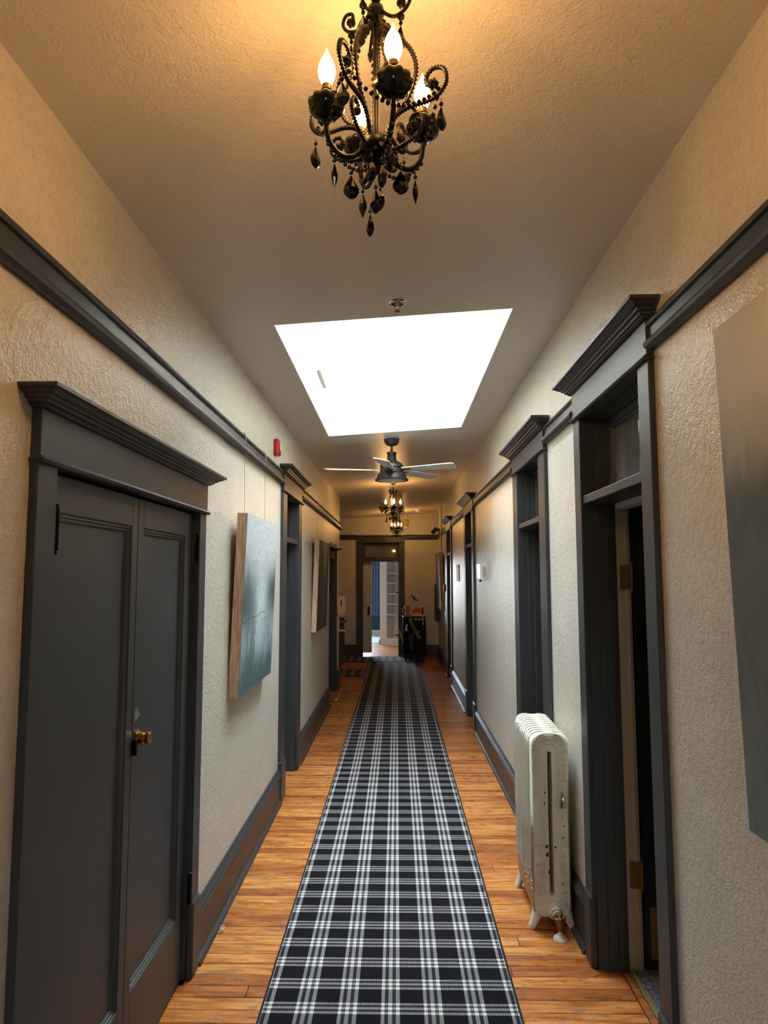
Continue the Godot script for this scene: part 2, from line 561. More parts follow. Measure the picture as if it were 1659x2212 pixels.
func build_shell() -> void:
	side_wall("wall_left", LX, LX - WT, 3.0, ZB, ZL, openings_left, "textured cream plaster wall with the grey double closet door")
	side_wall("wall_right", RX, RX + WT, 3.1, ZB, ZE, openings_right, "textured cream plaster wall behind the white radiator")
	var b := B.new()                                # end wall with its doorway
	b.box(Vector3(LOBX - 0.2, 0, ZE), Vector3(-0.743, 3.1, ZE - 0.17))
	b.box(Vector3(0.068, 0, ZE), Vector3(RX, 3.1, ZE - 0.17))
	b.box(Vector3(-0.743, 2.393, ZE), Vector3(0.068, 3.1, ZE - 0.17))
	tag(part(b, "wall_end", M.plaster), "cream end wall around the tall doorway with a transom", "wall", "", "structure")
	b = B.new()
	b.box(Vector3(-3.6, 0, ZB), Vector3(-0.28, 3.1, ZB + 0.2))
	b.box(Vector3(0.28, 0, ZB), Vector3(3.6, 3.1, ZB + 0.2))
	b.box(Vector3(-0.28, 0, ZB), Vector3(0.28, 0.8, ZB + 0.2))
	b.box(Vector3(-0.28, 1.6, ZB), Vector3(0.28, 3.1, ZB + 0.2))
	tag(part(b, "wall_back", M.plaster), "cream plaster wall closing the hallway behind the viewer", "wall", "", "structure")
	var bw := thing("window_3", Vector3(0, 0.8, ZB + 0.1))
	tag(bw, "small hallway window in the wall behind the viewer", "window", "", "structure")
	b = B.new()
	b.frame([[-0.28, 0.28, 0, 0.8, 0.06], [-0.25, 0.25, 0.03, 0.77, 0.06], [-0.25, 0.25, 0.03, 0.77, -0.02]], Vector3.ZERO, Vector3(1, 0, 0), Vector3(0, 1, 0), Vector3(0, 0, -1))
	b.box(Vector3(-0.26, 0.385, -0.02), Vector3(0.26, 0.415, 0.02), 0.004)
	part(b, "window_frame", M.white_paint, bw)
	b = B.new()
	b.box(Vector3(-0.26, 0.02, 0.004), Vector3(0.26, 0.78, 0.008))
	part(b, "pane", M.pane_glass, bw)
	b = B.new()                                     # lobby: far side and the wall that turns off the hallway
	b.box(Vector3(LOBX, 0, ZL + 0.1), Vector3(LOBX - 0.15, 3.1, ZE))
	b.box(Vector3(LX - WT, 0, ZL), Vector3(LOBX, 3.1, ZL + 0.12))
	tag(part(b, "wall_lobby", M.plaster), "cream lobby walls beyond the end of the hallway", "wall", "", "structure")
	b = B.new()                                     # outer walls of the rooms on both sides
	b.box(Vector3(-3.6, 0, ZB), Vector3(-3.75, 3.1, -19.8))
	b.box(Vector3(3.6, 0, ZB), Vector3(3.75, 3.1, -19.8))
	b.box(Vector3(RX + WT, 0, -3.9), Vector3(3.6, 3.1, -4.0))
	b.box(Vector3(RX + WT, 0, -14.6), Vector3(3.6, 3.1, -14.7))
	tag(part(b, "wall_rooms", M.room_wall), "plain walls of the unlit rooms behind the hallway doors", "wall", "", "structure")
	# ceiling with the light well
	b = B.new()
	ceiling_piece(b, -3.75, LX, ZB + 0.2, -19.8)
	ceiling_piece(b, RX, 3.75, ZB + 0.2, -19.8)
	ceiling_piece(b, LX, RX, ZB + 0.2, SKZ0)
	ceiling_piece(b, LX, RX, SKZ1, -19.8)
	ceiling_piece(b, LX, SKX0, SKZ0, SKZ1)
	ceiling_piece(b, SKX1, RX, SKZ0, SKZ1)
	tag(part(b, "ceiling", M.ceiling_plaster), "textured cream plaster ceiling with a large skylight opening", "ceiling", "", "structure")
	b = B.new()
	var st := 4.5
	for e in [[SKX0 - 0.1, SKX0 + 0.004, SKZ0 + 0.1, SKZ1 - 0.1], [SKX1 - 0.004, SKX1 + 0.1, SKZ0 + 0.1, SKZ1 - 0.1], [SKX0, SKX1, SKZ0 + 0.1, SKZ0 - 0.004], [SKX0, SKX1, SKZ1 + 0.004, SKZ1 - 0.1]]:
		var rr := []
		for z in [e[2], e[3]]:
			rr.append(PackedVector3Array([Vector3(e[0], ceil_y(e[0]) + 0.001, z), Vector3(e[1], ceil_y(e[1]) + 0.001, z), Vector3(e[1], st, z), Vector3(e[0], st, z)]))
		b.loft(rr)
	tag(part(b, "wall_skylight", M.ceiling_plaster), "bright plastered shaft of the skylight", "wall", "", "structure")
	var win := thing("window_1", Vector3((SKX0 + SKX1) / 2, st, (SKZ0 + SKZ1) / 2))
	tag(win, "skylight window glazed over the top of the white shaft", "window", "", "structure")
	b = B.new()
	for s in [-1.0, 1.0]:
		b.box(Vector3(s * 0.70, 0, -1.46), Vector3(s * 0.60, 0.05, 1.46), 0.005)
		b.box(Vector3(-0.70, 0, s * 1.46), Vector3(0.70, 0.05, s * 1.36), 0.005)
	b.box(Vector3(-0.6, 0, -0.02), Vector3(0.6, 0.04, 0.02), 0.004)
	part(b, "window_frame", M.white_paint, win)
	for s in [-1.0, 1.0]:
		b = B.new()
		b.box(Vector3(-0.6, 0.02, s * 0.02), Vector3(0.6, 0.026, s * 1.37))
		part(b, "pane", M.pane_glass, win)
	# small framed hatch on the left face of the shaft
	var ht := thing("shaft_hatch", Vector3(SKX0, 3.25, -5.3))
	tag(ht, "small white framed hatch on the side of the skylight shaft", "hatch")
	b = B.new()
	b.frame([[-0.25, 0.25, 0.0, 0.9, 0.0], [-0.25, 0.25, 0.0, 0.9, 0.03], [-0.20, 0.20, 0.05, 0.85, 0.03], [-0.20, 0.20, 0.05, 0.85, 0.012]], Vector3.ZERO, Vector3(0, 0, 1), Vector3(0, 1, 0), Vector3(1, 0, 0))
	part(b, "frame", M.white_paint, ht)
	b = B.new()
	b.box(Vector3(0, 0.05, -0.20), Vector3(0.012, 0.85, 0.20))
	part(b, "panel", M.fan_blade, ht)

# ------------------------------------------------------------------ floor of narrow boards
func plank_into(b: B, x0: float, x1: float, z0: float, z1: float, r: RandomNumberGenerator, lift: float) -> void:
	var g := 0.0014; var e := 0.0022
	var lo := Vector3(minf(x0, x1) + g, -0.016, minf(z0, z1) + g)
	var hi := Vector3(maxf(x0, x1) - g, lift, maxf(z0, z1) - g)
	var u0 := r.randf(); var v0 := r.randf()
	var U := func(p: Vector3) -> Vector2: return Vector2(u0 + p.x / 1.5, v0 + p.z / 0.8)
	var m := (lo + hi) / 2.0
	var top := [Vector3(lo.x + e, hi.y, lo.z + e), Vector3(hi.x - e, hi.y, lo.z + e), Vector3(hi.x - e, hi.y, hi.z - e), Vector3(lo.x + e, hi.y, hi.z - e)]
	var rim := [Vector3(lo.x, hi.y - e, lo.z), Vector3(hi.x, hi.y - e, lo.z), Vector3(hi.x, hi.y - e, hi.z), Vector3(lo.x, hi.y - e, hi.z)]
	var bot := [Vector3(lo.x, lo.y, lo.z), Vector3(hi.x, lo.y, lo.z), Vector3(hi.x, lo.y, hi.z), Vector3(lo.x, lo.y, hi.z)]
	b.quad_uv(top[0], top[1], top[2], top[3], U.call(top[0]), U.call(top[1]), U.call(top[2]), U.call(top[3]), m)
	for k in 4:
		var j := (k + 1) % 4
		b.quad_uv(rim[k], rim[j], top[j], top[k], U.call(rim[k]), U.call(rim[j]), U.call(top[j]), U.call(top[k]), m)
		b.quad_uv(bot[k], bot[j], rim[j], rim[k], U.call(bot[k]), U.call(bot[j]), U.call(rim[j]), U.call(rim[k]), m)

func build_floor() -> void:
	var r := RandomNumberGenerator.new()
	r.seed = 77
	var fl := thing("floor")
	tag(fl, "worn orange varnished floor of narrow boards laid across the hallway", "floor", "", "structure")
	var b := B.new()
	b.box(Vector3(-3.75, -0.14, ZB + 0.2), Vector3(3.75, -0.016, -19.8))
	part(b, "subfloor", M.book_dark, fl)
	b = B.new()
	b.box(Vector3(1.012, -0.015, ZB), Vector3(3.6, 0.004, -14.6))
	b.box(Vector3(-3.6, -0.015, ZB), Vector3(-1.12, 0.004, ZL + 0.1))
	part(b, "room_carpet", M.room_carpet, fl)
	var rest := B.new()
	var shown := []
	var w := 0.08
	var row := 0
	while true:
		var z0 := ZB - row * w
		var z1 := z0 - w
		row += 1
		if z1 < -19.55: break
		var zm := (z0 + z1) / 2.0
		var x0 := LX; var x1 := RX
		for o in openings_left:
			if zm < o[0] and zm > o[1]: x0 = LX - 0.21
		for o in openings_right:
			if zm < o[0] and zm > o[1]: x1 = 0.962
		if zm < ZL: x0 = LOBX
		if zm < ZE: x0 = -2.7; x1 = 1.7
		var x := x0
		var first := true
		while x < x1 - 0.001:
			var len := r.randf_range(0.35, 1.5) if first else r.randf_range(0.9, 1.9)
			first = false
			var e := x + len
			if x1 - e < 0.3: e = x1
			var lift := r.randf_range(-0.0006, 0.0005)
			var pick := r.randi() % 7
			if r.randf() < 0.25: pick = 6 if r.randf() < 0.5 else 3
			if zm < -2.6 and shown.size() < 298 and not (x > -0.5 and e < 0.44) and zm > ZE:
				shown.append(1)
				var p := B.new()
				plank_into(p, x, e, z0, z1, r, lift)
				part(p, "plank", M["floor_wood_%d" % pick], fl)
			else:
				plank_into(rest, x, e, z0, z1, r, lift)
			x = e
	var rs := part(rest, "plank_rest", M.floor_wood_4, fl)
	rs.set_meta("kind", "stuff")
	b = B.new()                                     # board along the sill of the open doorway
	plank_into(b, 0.964, 0.996, -2.365, -3.135, r, 0.001)
	part(b, "sill_board", M.floor_wood_3, fl)
	b = B.new()
	b.box(Vector3(0.996, -0.01, -2.365), Vector3(1.016, 0.006, -3.135), 0.003)
	part(b, "threshold_strip", M.threshold_metal, fl)

# ------------------------------------------------------------------ mouldings
func on_wall(x: float, d: float) -> Transform3D:                # local x runs off the wall, z along it
	return Transform3D(Basis(Vector3(d, 0, 0), Vector3(0, 1, 0), Vector3(0, 0, 1)), Vector3(x, 0, 0))

func rail_profile(y0: float, y1: float) -> PackedVector2Array:
	var h := y1 - y0
	return PackedVector2Array([Vector2(0, y0), Vector2(0.020, y0), Vector2(0.034, y0 + h * 0.08), Vector2(0.038, y0 + h * 0.18), Vector2(0.034, y0 + h * 0.28), Vector2(0.022, y0 + h * 0.34), Vector2(0.022, y0 + h * 0.38), Vector2(0.015, y0 + h * 0.40), Vector2(0.015, y0 + h * 0.80), Vector2(0.024, y0 + h * 0.83), Vector2(0.028, y0 + h * 0.90), Vector2(0.024, y1), Vector2(0, y1)])

func build_rails() -> void:
	var spans := [
		["trim_1", on_wall(LX, 1), [[ZB, -5.272], [-6.318, ZL - 0.03]], 2.408, 2.512, "dark grey picture rail on the wall with the closet door"],
		["trim_2", on_wall(RX, -1), [[ZB, -2.262], [-3.248, -3.902], [-4.978, -7.602], [-8.648, -10.722], [-11.778, ZE]], 2.455, 2.552, "dark grey picture rail on the wall with the radiator"],
		["trim_3", Transform3D(Basis(Vector3(0, 0, 1), Vector3(0, 1, 0), Vector3(1, 0, 0)), Vector3(0, 0, ZE)), [[LOBX, -0.857], [0.173, RX]], 2.452, 2.555, "dark grey picture rail across the end wall"]]
	for s in spans:
		var o := thing(s[0])
		tag(o, s[5], "picture rail", "", "structure")
		for e in s[2]:
			var b := B.new()
			b.t = s[1]
			b.extrude(rail_profile(s[3], s[4]), Vector3(0, 0, e[0]), Vector3(1, 0, 0), Vector3(0, 1, 0), Vector3(0, 0, e[1] - e[0]))
			part(b, "rail_length", M.trim_paint, o)

func base_profile() -> PackedVector2Array:
	return PackedVector2Array([Vector2(0, 0), Vector2(0.018, 0), Vector2(0.018, 0.196), Vector2(0.027, 0.200), Vector2(0.029, 0.207), Vector2(0.022, 0.214), Vector2(0.021, 0.220), Vector2(0.024, 0.226), Vector2(0.015, 0.234), Vector2(0.013, 0.242), Vector2(0.008, 0.250), Vector2(0, 0.250)])

func shoe_profile() -> PackedVector2Array:
	var p := PackedVector2Array([Vector2(0.018, 0)])
	for k in 6: p.append(Vector2(0.018 + 0.022 * cos(PI / 2 * k / 5.0), 0.024 * sin(PI / 2 * k / 5.0)))
	return p

func build_baseboards() -> void:
	var ends := Transform3D(Basis(Vector3(0, 0, 1), Vector3(0, 1, 0), Vector3(1, 0, 0)), Vector3(0, 0, ZE))
	var lob := Transform3D(Basis(Vector3(0, 0, -1), Vector3(0, 1, 0), Vector3(1, 0, 0)), Vector3(0, 0, ZL))
	for s in [["baseboard_left", on_wall(LX, 1), [[ZB, -1.63], [-3.135, -5.265], [-6.325, -9.13], [-10.35, ZL]], "dark grey baseboard below the misty blue painting"],
			["baseboard_right", on_wall(RX, -1), [[ZB, -2.255], [-3.255, -3.895], [-4.985, -7.595], [-8.655, -10.715], [-11.785, ZE]], "dark grey baseboard running behind the radiator"],
			["baseboard_end", ends, [[LOBX, -0.86], [0.18, RX]], "dark grey baseboard of the end wall beside the doorway"],
			["baseboard_lobby", lob, [[LOBX, LX]], "dark grey baseboard round the corner in the lobby"]]:
		var o := thing(s[0])
		tag(o, s[3], "baseboard", "", "structure")
		for e in s[2]:
			var b := B.new(); b.t = s[1]
			b.extrude(base_profile(), Vector3(0, 0, e[0]), Vector3(1, 0, 0), Vector3(0, 1, 0), Vector3(0, 0, e[1] - e[0]))
			part(b, "board", M.trim_paint, o)
			b = B.new(); b.t = s[1]
			b.extrude(shoe_profile(), Vector3(0, 0, e[0]), Vector3(1, 0, 0), Vector3(0, 1, 0), Vector3(0, 0, e[1] - e[0]))
			part(b, "shoe_moulding", M.trim_paint, o)

# ------------------------------------------------------------------ doors
func crown(b: B, a0: float, a1: float, y0: float, h: float, proj: float) -> void:
	var rings := []
	for q in [[0.0, 0.10], [0.10, 0.22], [0.16, 0.22], [0.20, 0.34], [0.34, 0.38], [0.38, 0.50], [0.52, 0.55], [0.56, 0.68], [0.72, 0.84], [0.78, 0.92], [0.80, 1.0], [1.0, 1.0]]:
		var p: float = 0.026 + q[1] * proj
		var e: float = q[1] * proj
		var y: float = y0 + q[0] * h
		rings.append(PackedVector3Array([Vector3(0, y, a0 - e), Vector3(p, y, a0 - e), Vector3(p, y, a1 + e), Vector3(0, y, a1 + e)]))
	b.loft(rings)

# a leaf in the plane (along, up); origin at one bottom corner, face towards +x
func leaf(door: Node3D, T: Transform3D, w: float, h: float, th: float, stile: Array, rails: Array, m: Material) -> MeshInstance3D:
	var b := B.new(); b.t = T
	var s0: float = stile[0]; var s1: float = stile[1]
	b.box(Vector3(-th, 0, 0), Vector3(0, h, s0), 0.002)
	b.box(Vector3(-th, 0, w - s1), Vector3(0, h, w), 0.002)
	for k in rails: b.box(Vector3(-th, k[0], s0), Vector3(0, k[1], w - s1), 0.0015)
	var lf := part(b, "leaf", m, door)
	for k in rails.size() - 1:
		var y0: float = rails[k][1]; var y1: float = rails[k + 1][0]
		b = B.new(); b.t = T
		b.box(Vector3(-th * 0.75, y0 - 0.005, s0 - 0.005), Vector3(-0.018, y1 + 0.005, w - s1 + 0.005))
		part(b, "panel", m, lf)
		b = B.new(); b.t = T
		var R := []
		for q in [[0.0, -0.001], [0.003, -0.006], [0.009, -0.005], [0.011, -0.011], [0.018, -0.010], [0.021, -0.015], [0.026, -0.0185]]:
			R.append([s0 + q[0], w - s1 - q[0], y0 + q[0], y1 - q[0], q[1]])
		b.frame(R, Vector3.ZERO, Vector3(0, 0, 1), Vector3(0, 1, 0), Vector3(1, 0, 0))
		part(b, "moulding", m, lf)
	return lf

func hinge(parent: Node3D, T: Transform3D, at: Vector3, m: Material, hh := 0.11) -> void:
	var b := B.new(); b.t = T * Transform3D(Basis(), at)
	b.lathe([Vector2(0, -hh / 2 - 0.012), Vector2(0.006, -hh / 2 - 0.008), Vector2(0.004, -hh / 2), Vector2(0.008, -hh / 2), Vector2(0.008, hh / 2), Vector2(0.004, hh / 2), Vector2(0.006, hh / 2 + 0.008), Vector2(0, hh / 2 + 0.012)], 10)
	part(b, "hinge", m, parent)

# T maps (off the wall, up, along); a0 < a1 outer edges of the casing, hb..ht the header board
func door_frame(called: String, label: String, T: Transform3D, a0: float, a1: float, cw: float, hb: float, ht: float, ch: float, proj: float, depth: float, bar: Array, plinth := 0.30) -> Node3D:
	var at := T * Vector3(0, 0, (a0 + a1) / 2)
	var door := thing(called, at)
	tag(door, label, "door", "", "structure")
	var L := Transform3D(Basis(), -at) * T
	FR = L
	var i0 := a0 + cw; var i1 := a1 - cw
	var b: B
	for e in [[a0, i0], [i1, a1]]:
		b = B.new(); b.t = L
		b.box(Vector3(0, plinth, e[0]), Vector3(0.022, hb, e[1]), 0.003)
		part(b, "casing", M.trim_paint, door)
		b = B.new(); b.t = L
		b.box(Vector3(0, 0, e[0] - 0.004), Vector3(0.032, plinth, e[1] + 0.003), 0.009)
		part(b, "plinth_block", M.trim_paint, door)
	b = B.new(); b.t = L
	b.box(Vector3(0, hb + 0.008, a0), Vector3(0.026, ht, a1), 0.002)
	part(b, "header", M.trim_paint, door)
	b = B.new(); b.t = L
	b.box(Vector3(0, hb - 0.006, a0 - 0.013), Vector3(0.040, hb + 0.010, a1 + 0.013), 0.007)
	part(b, "bead", M.trim_paint, door)
	b = B.new(); b.t = L
	crown(b, a0, a1, ht, ch, proj)
	part(b, "crown", M.trim_paint, door)
	b = B.new(); b.t = L
	b.box(Vector3(-depth, 0, i0 - 0.018), Vector3(0.002, hb, i0), 0.002)
	b.box(Vector3(-depth, 0, i1), Vector3(0.002, hb, i1 + 0.018), 0.002)
	b.box(Vector3(-depth, hb, i0 - 0.018), Vector3(0.002, hb + 0.018, i1 + 0.018), 0.002)
	for s in [[-0.045, 0.010], [-0.085, 0.020]]:
		b.box(Vector3(-depth, 0, i0), Vector3(s[0], hb, i0 + s[1]), 0.002)
		b.box(Vector3(-depth, 0, i1), Vector3(s[0], hb, i1 - s[1]), 0.002)
		b.box(Vector3(-depth, hb - s[1], i0), Vector3(s[0], hb, i1), 0.002)
	part(b, "jamb", M.trim_paint, door)
	if bar.size():
		b = B.new(); b.t = L
		b.box(Vector3(-depth, bar[0], i0), Vector3(0.012, bar[1], i1), 0.004)
		part(b, "transom_bar", M.trim_paint, door)
		b = B.new(); b.t = L
		var y0: float = bar[1]; var y1 := hb - 0.02
		var R := []
		for q in [[0.0, -0.10], [0.036, -0.10], [0.040, -0.106], [0.046, -0.106], [0.050, -0.116]]:
			R.append([i0 + 0.02 + q[0], i1 - 0.02 - q[0], y0 + q[0] * 0.8, y1 - q[0], q[1]])
		b.frame(R, Vector3.ZERO, Vector3(0, 0, 1), Vector3(0, 1, 0), Vector3(1, 0, 0))
		var sash := part(b, "transom_sash", M.trim_paint, door)
		b = B.new(); b.t = L
		b.box(Vector3(-0.121, y0 + 0.03, i0 + 0.06), Vector3(-0.116, y1 - 0.04, i1 - 0.06))
		part(b, "pane", M.pane_glass, sash)
	return door

func build_doors() -> void:
	var TL := on_wall(LX, 1); var TR := on_wall(RX, -1)
	var b: B
	# the closet with two leaves
	var d := door_frame("door_1", "grey double closet door with a brass knob and moulded crown", TL, -3.13, -1.64, 0.10, 1.985, 2.115, 0.045, 0.07, 0.05, [], 0.315)
	var L: Transform3D = FR
	var near := leaf(d, L * Transform3D(Basis(), Vector3(-0.012, 0.012, -2.388)), 0.648, 1.96, 0.036, [0.052, 0.05], [[0, 0.275], [1.858, 1.96]], M.trim_paint)
	var far := leaf(d, L * Transform3D(Basis(), Vector3(-0.012, 0.012, -3.026)), 0.634, 1.96, 0.036, [0.10, 0.052], [[0, 0.275], [1.858, 1.96]], M.trim_paint)
	for y in [1.82, 0.38]:
		hinge(near, L, Vector3(0.018, y, -1.748), M.black_iron)
		hinge(far, L, Vector3(0.018, y, -3.014), M.black_iron)
	b = B.new(); b.t = L * Transform3D(Basis(Vector3(0, 1, 0), Vector3(1, 0, 0), Vector3(0, 0, -1)), Vector3(-0.012, 1.135, -2.432))
	b.lathe([Vector2(0, 0), Vector2(0.029, 0), Vector2(0.030, 0.004), Vector2(0.024, 0.008), Vector2(0.0215, 0.010), Vector2(0.0215, 0.026), Vector2(0.017, 0.028), Vector2(0.0165, 0.033), Vector2(0.020, 0.036), Vector2(0.021, 0.046), Vector2(0.018, 0.049), Vector2(0.012, 0.048), Vector2(0.004, 0.046), Vector2(0, 0.046)], 24)
	part(b, "knob", M.brass, far)
	b = B.new(); b.t = L
	b.box(Vector3(-0.013, 1.085, -2.404), Vector3(0.006, 1.135, -2.388), 0.002)
	part(b, "latch", M.black_iron, far)
	b = B.new(); b.t = L
	for k in 4:
		var y := 1.222 - k * 0.009
		var z0 := -2.412; var z1: float = [-2.436, -2.444, -2.452, -2.458][k]
		b.quad(Vector3(-0.0116, y, z0), Vector3(-0.0116, y + 0.016, z1), Vector3(-0.0116, y + 0.021, z1 + 0.004), Vector3(-0.0116, y + 0.006, z0))
	part(b, "scuff_mark", M.scuff, far).set_meta("label", "pale scratches in the grey paint")
	# left wall, doorway with transom
	d = door_frame("door_2", "narrow grey doorway with a transom between the two hanging paintings", TL, -6.32, -5.27, 0.185, 2.355, 2.495, 0.065, 0.075, 0.17, [1.97, 2.012])
	L = FR
	leaf(d, L * Transform3D(Basis(), Vector3(-0.125, 0.01, -6.135)), 0.68, 1.955, 0.04, [0.10, 0.10], [[0, 0.24], [1.0, 1.12], [1.84, 1.955]], M.trim_paint)
	# left wall, fire door frame with a closer
	d = thing("door_3", Vector3(LX, 0, -9.7))
	tag(d, "dark door opening with brass hinges and a closer arm beside the soap dispenser", "door", "", "structure")
	L = Transform3D(Basis(), -d.position) * TL
	b = B.new(); b.t = L
	b.box(Vector3(-WT, 0, -10.268), Vector3(0.006, 2.13, -10.25), 0.002)
	b.box(Vector3(-WT, 0, -9.15), Vector3(0.006, 2.13, -9.132), 0.002)
	b.box(Vector3(-WT, 2.13, -10.268), Vector3(0.006, 2.148, -9.132), 0.002)
	b.box(Vector3(-0.02, 2.09, -10.25), Vector3(0.008, 2.145, -9.15), 0.002)
	part(b, "jamb", M.trim_paint, d)
	b = B.new(); b.t = L
	b.box(Vector3(0, 0, -10.345), Vector3(0.02, 0.30, -10.255), 0.004)
	part(b, "plinth_block", M.trim_paint, d)
	leaf(d, L * Transform3D(Basis(), Vector3(-0.15, 0.01, -10.25)), 1.10, 2.10, 0.04, [0.12, 0.12], [[0, 0.24], [1.98, 2.10]], M.navy_door)
	for y in [1.86, 1.12, 0.35]:
		hinge(d, L, Vector3(-0.136, y, -10.238), M.old_brass, 0.10)
		b = B.new(); b.t = L
		b.box(Vector3(-0.13, y - 0.05, -10.252), Vector3(-0.095, y + 0.05, -10.247), 0.001)
		part(b, "hinge_plate", M.old_brass, d)
	b = B.new(); b.t = L
	b.box(Vector3(-0.11, 1.93, -10.22), Vector3(-0.03, 2.06, -9.95), 0.012)
	var cl := part(b, "door_closer", M.brown_valve, d)
	b = B.new(); b.t = L
	b.tube([Vector3(-0.06, 2.055, -10.0), Vector3(0.02, 2.07, -9.9), Vector3(0.10, 2.075, -9.80)], 0.012, 8)
	part(b, "closer_arm", M.black_iron, cl)
	# right wall, the open doorway
	d = door_frame("door_4", "grey doorway standing open with a wired glass transom", TR, -3.245, -2.262, 0.105, 2.43, 2.56, 0.06, 0.075, 0.125, [2.022, 2.062], 0.30)
	L = FR
	b = B.new(); b.t = L
	b.box(Vector3(-0.19, 0, -3.158), Vector3(-0.125, 2.03, -3.128), 0.002)
	b.box(Vector3(-0.178, 0, -3.132), Vector3(-0.165, 2.03, -3.118), 0.002)
	b.box(Vector3(-0.19, 0, -2.372), Vector3(-0.125, 2.03, -2.342), 0.002)
	b.box(Vector3(-0.19, 2.0, -3.14), Vector3(-0.125, 2.03, -2.36), 0.002)
	part(b, "inner_jamb", M.white_jamb, d).set_meta("label", "off-white inner jamb")
	var lf := leaf(d, L * Transform3D(Basis(Vector3(0, 0, 1), Vector3(0, 1, 0), Vector3(-1, 0, 0)), Vector3(-0.198, 0.012, -3.128)), 0.74, 1.99, 0.042, [0.11, 0.11], [[0, 0.24], [0.9, 1.05], [1.87, 1.99]], M.navy_door)
	b = B.new(); b.t = L
	b.box(Vector3(-0.86, 0.05, -3.126), Vector3(-0.222, 0.265, -3.1235), 0.001)
	part(b, "kick_plate", M.old_brass, lf)
	for y in [1.69, 0.40]:
		b = B.new(); b.t = L
		b.box(Vector3(-0.178, y - 0.055, -3.13), Vector3(-0.140, y + 0.055, -3.115), 0.001)
		for k in 3: b.ball(Vector3(-0.156 + 0.010 * (k % 2), y - 0.038 + 0.038 * k, -3.115), 0.004, 6, 4)
		part(b, "hinge_plate", M.old_brass, lf)
		hinge(lf, L, Vector3(-0.190, y, -3.118), M.old_brass, 0.112)
	b = B.new(); b.t = L                              # diagonal wires in the transom glass
	var zA := -3.08; var zB := -2.425; var yA := 2.095; var yB := 2.365
	for k in 34:
		for s in [-1.0, 1.0]:
			var c := zA - 0.3 + k * 0.030
			var pts := []
			for q in 25:
				var y := yA + (yB - yA) * q / 24.0
				var z: float = c + s * (y - yA) * 0.55 + (0.15 if s < 0 else 0.0)
				if z > zA and z < zB: pts.append(Vector3(-0.1185, y, z))
			if pts.size() > 1: b.tube([pts[0], pts[-1]], 0.0005, 4, false)
	part(b, "wire_mesh", M.wire, d)
	# the further doors on the right
	d = door_frame("door_5", "grey panelled door with a transom just beyond the radiator", TR, -4.975, -3.905, 0.17, 2.42, 2.54, 0.065, 0.08, 0.17, [2.02, 2.055])
	L = FR
	leaf(d, L * Transform3D(Basis(), Vector3(-0.125, 0.01, -4.806)), 0.732, 2.005, 0.04, [0.10, 0.10], [[0, 0.24], [0.95, 1.07], [1.88, 2.005]], M.trim_paint)
	d = door_frame("door_6", "dark grey doorway with a transom beside the clear thermostat cover", TR, -8.645, -7.605, 0.175, 2.43, 2.55, 0.065, 0.08, 0.17, [2.03, 2.07])
	L = FR
	leaf(d, L * Transform3D(Basis(), Vector3(-0.125, 0.01, -8.466)), 0.682, 2.02, 0.04, [0.10, 0.10], [[0, 0.24], [0.95, 1.07], [1.88, 2.02]], M.trim_paint)
	d = door_frame("door_7", "dark grey doorway beyond the small brass plaque", TR, -11.775, -10.725, 0.165, 2.44, 2.56, 0.065, 0.08, 0.17, [2.03, 2.07])
	L = FR
	leaf(d, L * Transform3D(Basis(), Vector3(-0.125, 0.01, -11.606)), 0.72, 2.02, 0.04, [0.10, 0.10], [[0, 0.24], [0.95, 1.07], [1.88, 2.02]], M.trim_paint)
	# end wall doorway and its sliding door
	var TE := Transform3D(Basis(Vector3(0, 0, 1), Vector3(0, 1, 0), Vector3(1, 0, 0)), Vector3(0, 0, ZE))
	d = door_frame("door_8", "tall grey doorway in the end wall looking into a blue curtained room", TE, -0.853, 0.168, 0.118, 2.385, 2.52, 0.022, 0.05, 0.15, [1.985, 2.045], 0.26)
	b = B.new(); b.t = FR
	b.box(Vector3(-0.150, 2.05, -0.72), Vector3(-0.135, 2.37, 0.04))
	part(b, "added_dark_backing", M.black_cloth, d)  # black sheet added behind the transom glass to keep the pane dark
	var sd := thing("door_9", Vector3(-0.72, 0, ZE - 0.075))
	tag(sd, "white sliding door half drawn across the end doorway", "door", "", "structure")
	leaf(sd, Transform3D(Basis(Vector3(0, 0, 1), Vector3(0, 1, 0), Vector3(1, 0, 0)), Vector3(-0.5, 0.075, -0.015)), 0.69, 1.94, 0.035, [0.11, 0.135], [[0, 0.22], [1.80, 1.94]], M.white_paint)
	b = B.new()
	b.box(Vector3(0.10, 0.86, -0.016), Vector3(0.145, 1.04, -0.010), 0.003)
	b.ball(Vector3(0.122, 0.97, 0.002), 0.017, 10, 6)
	b.box(Vector3(0.117, 0.885, -0.011), Vector3(0.127, 0.915, -0.008))
	part(b, "handle_plate", M.black_iron, sd)

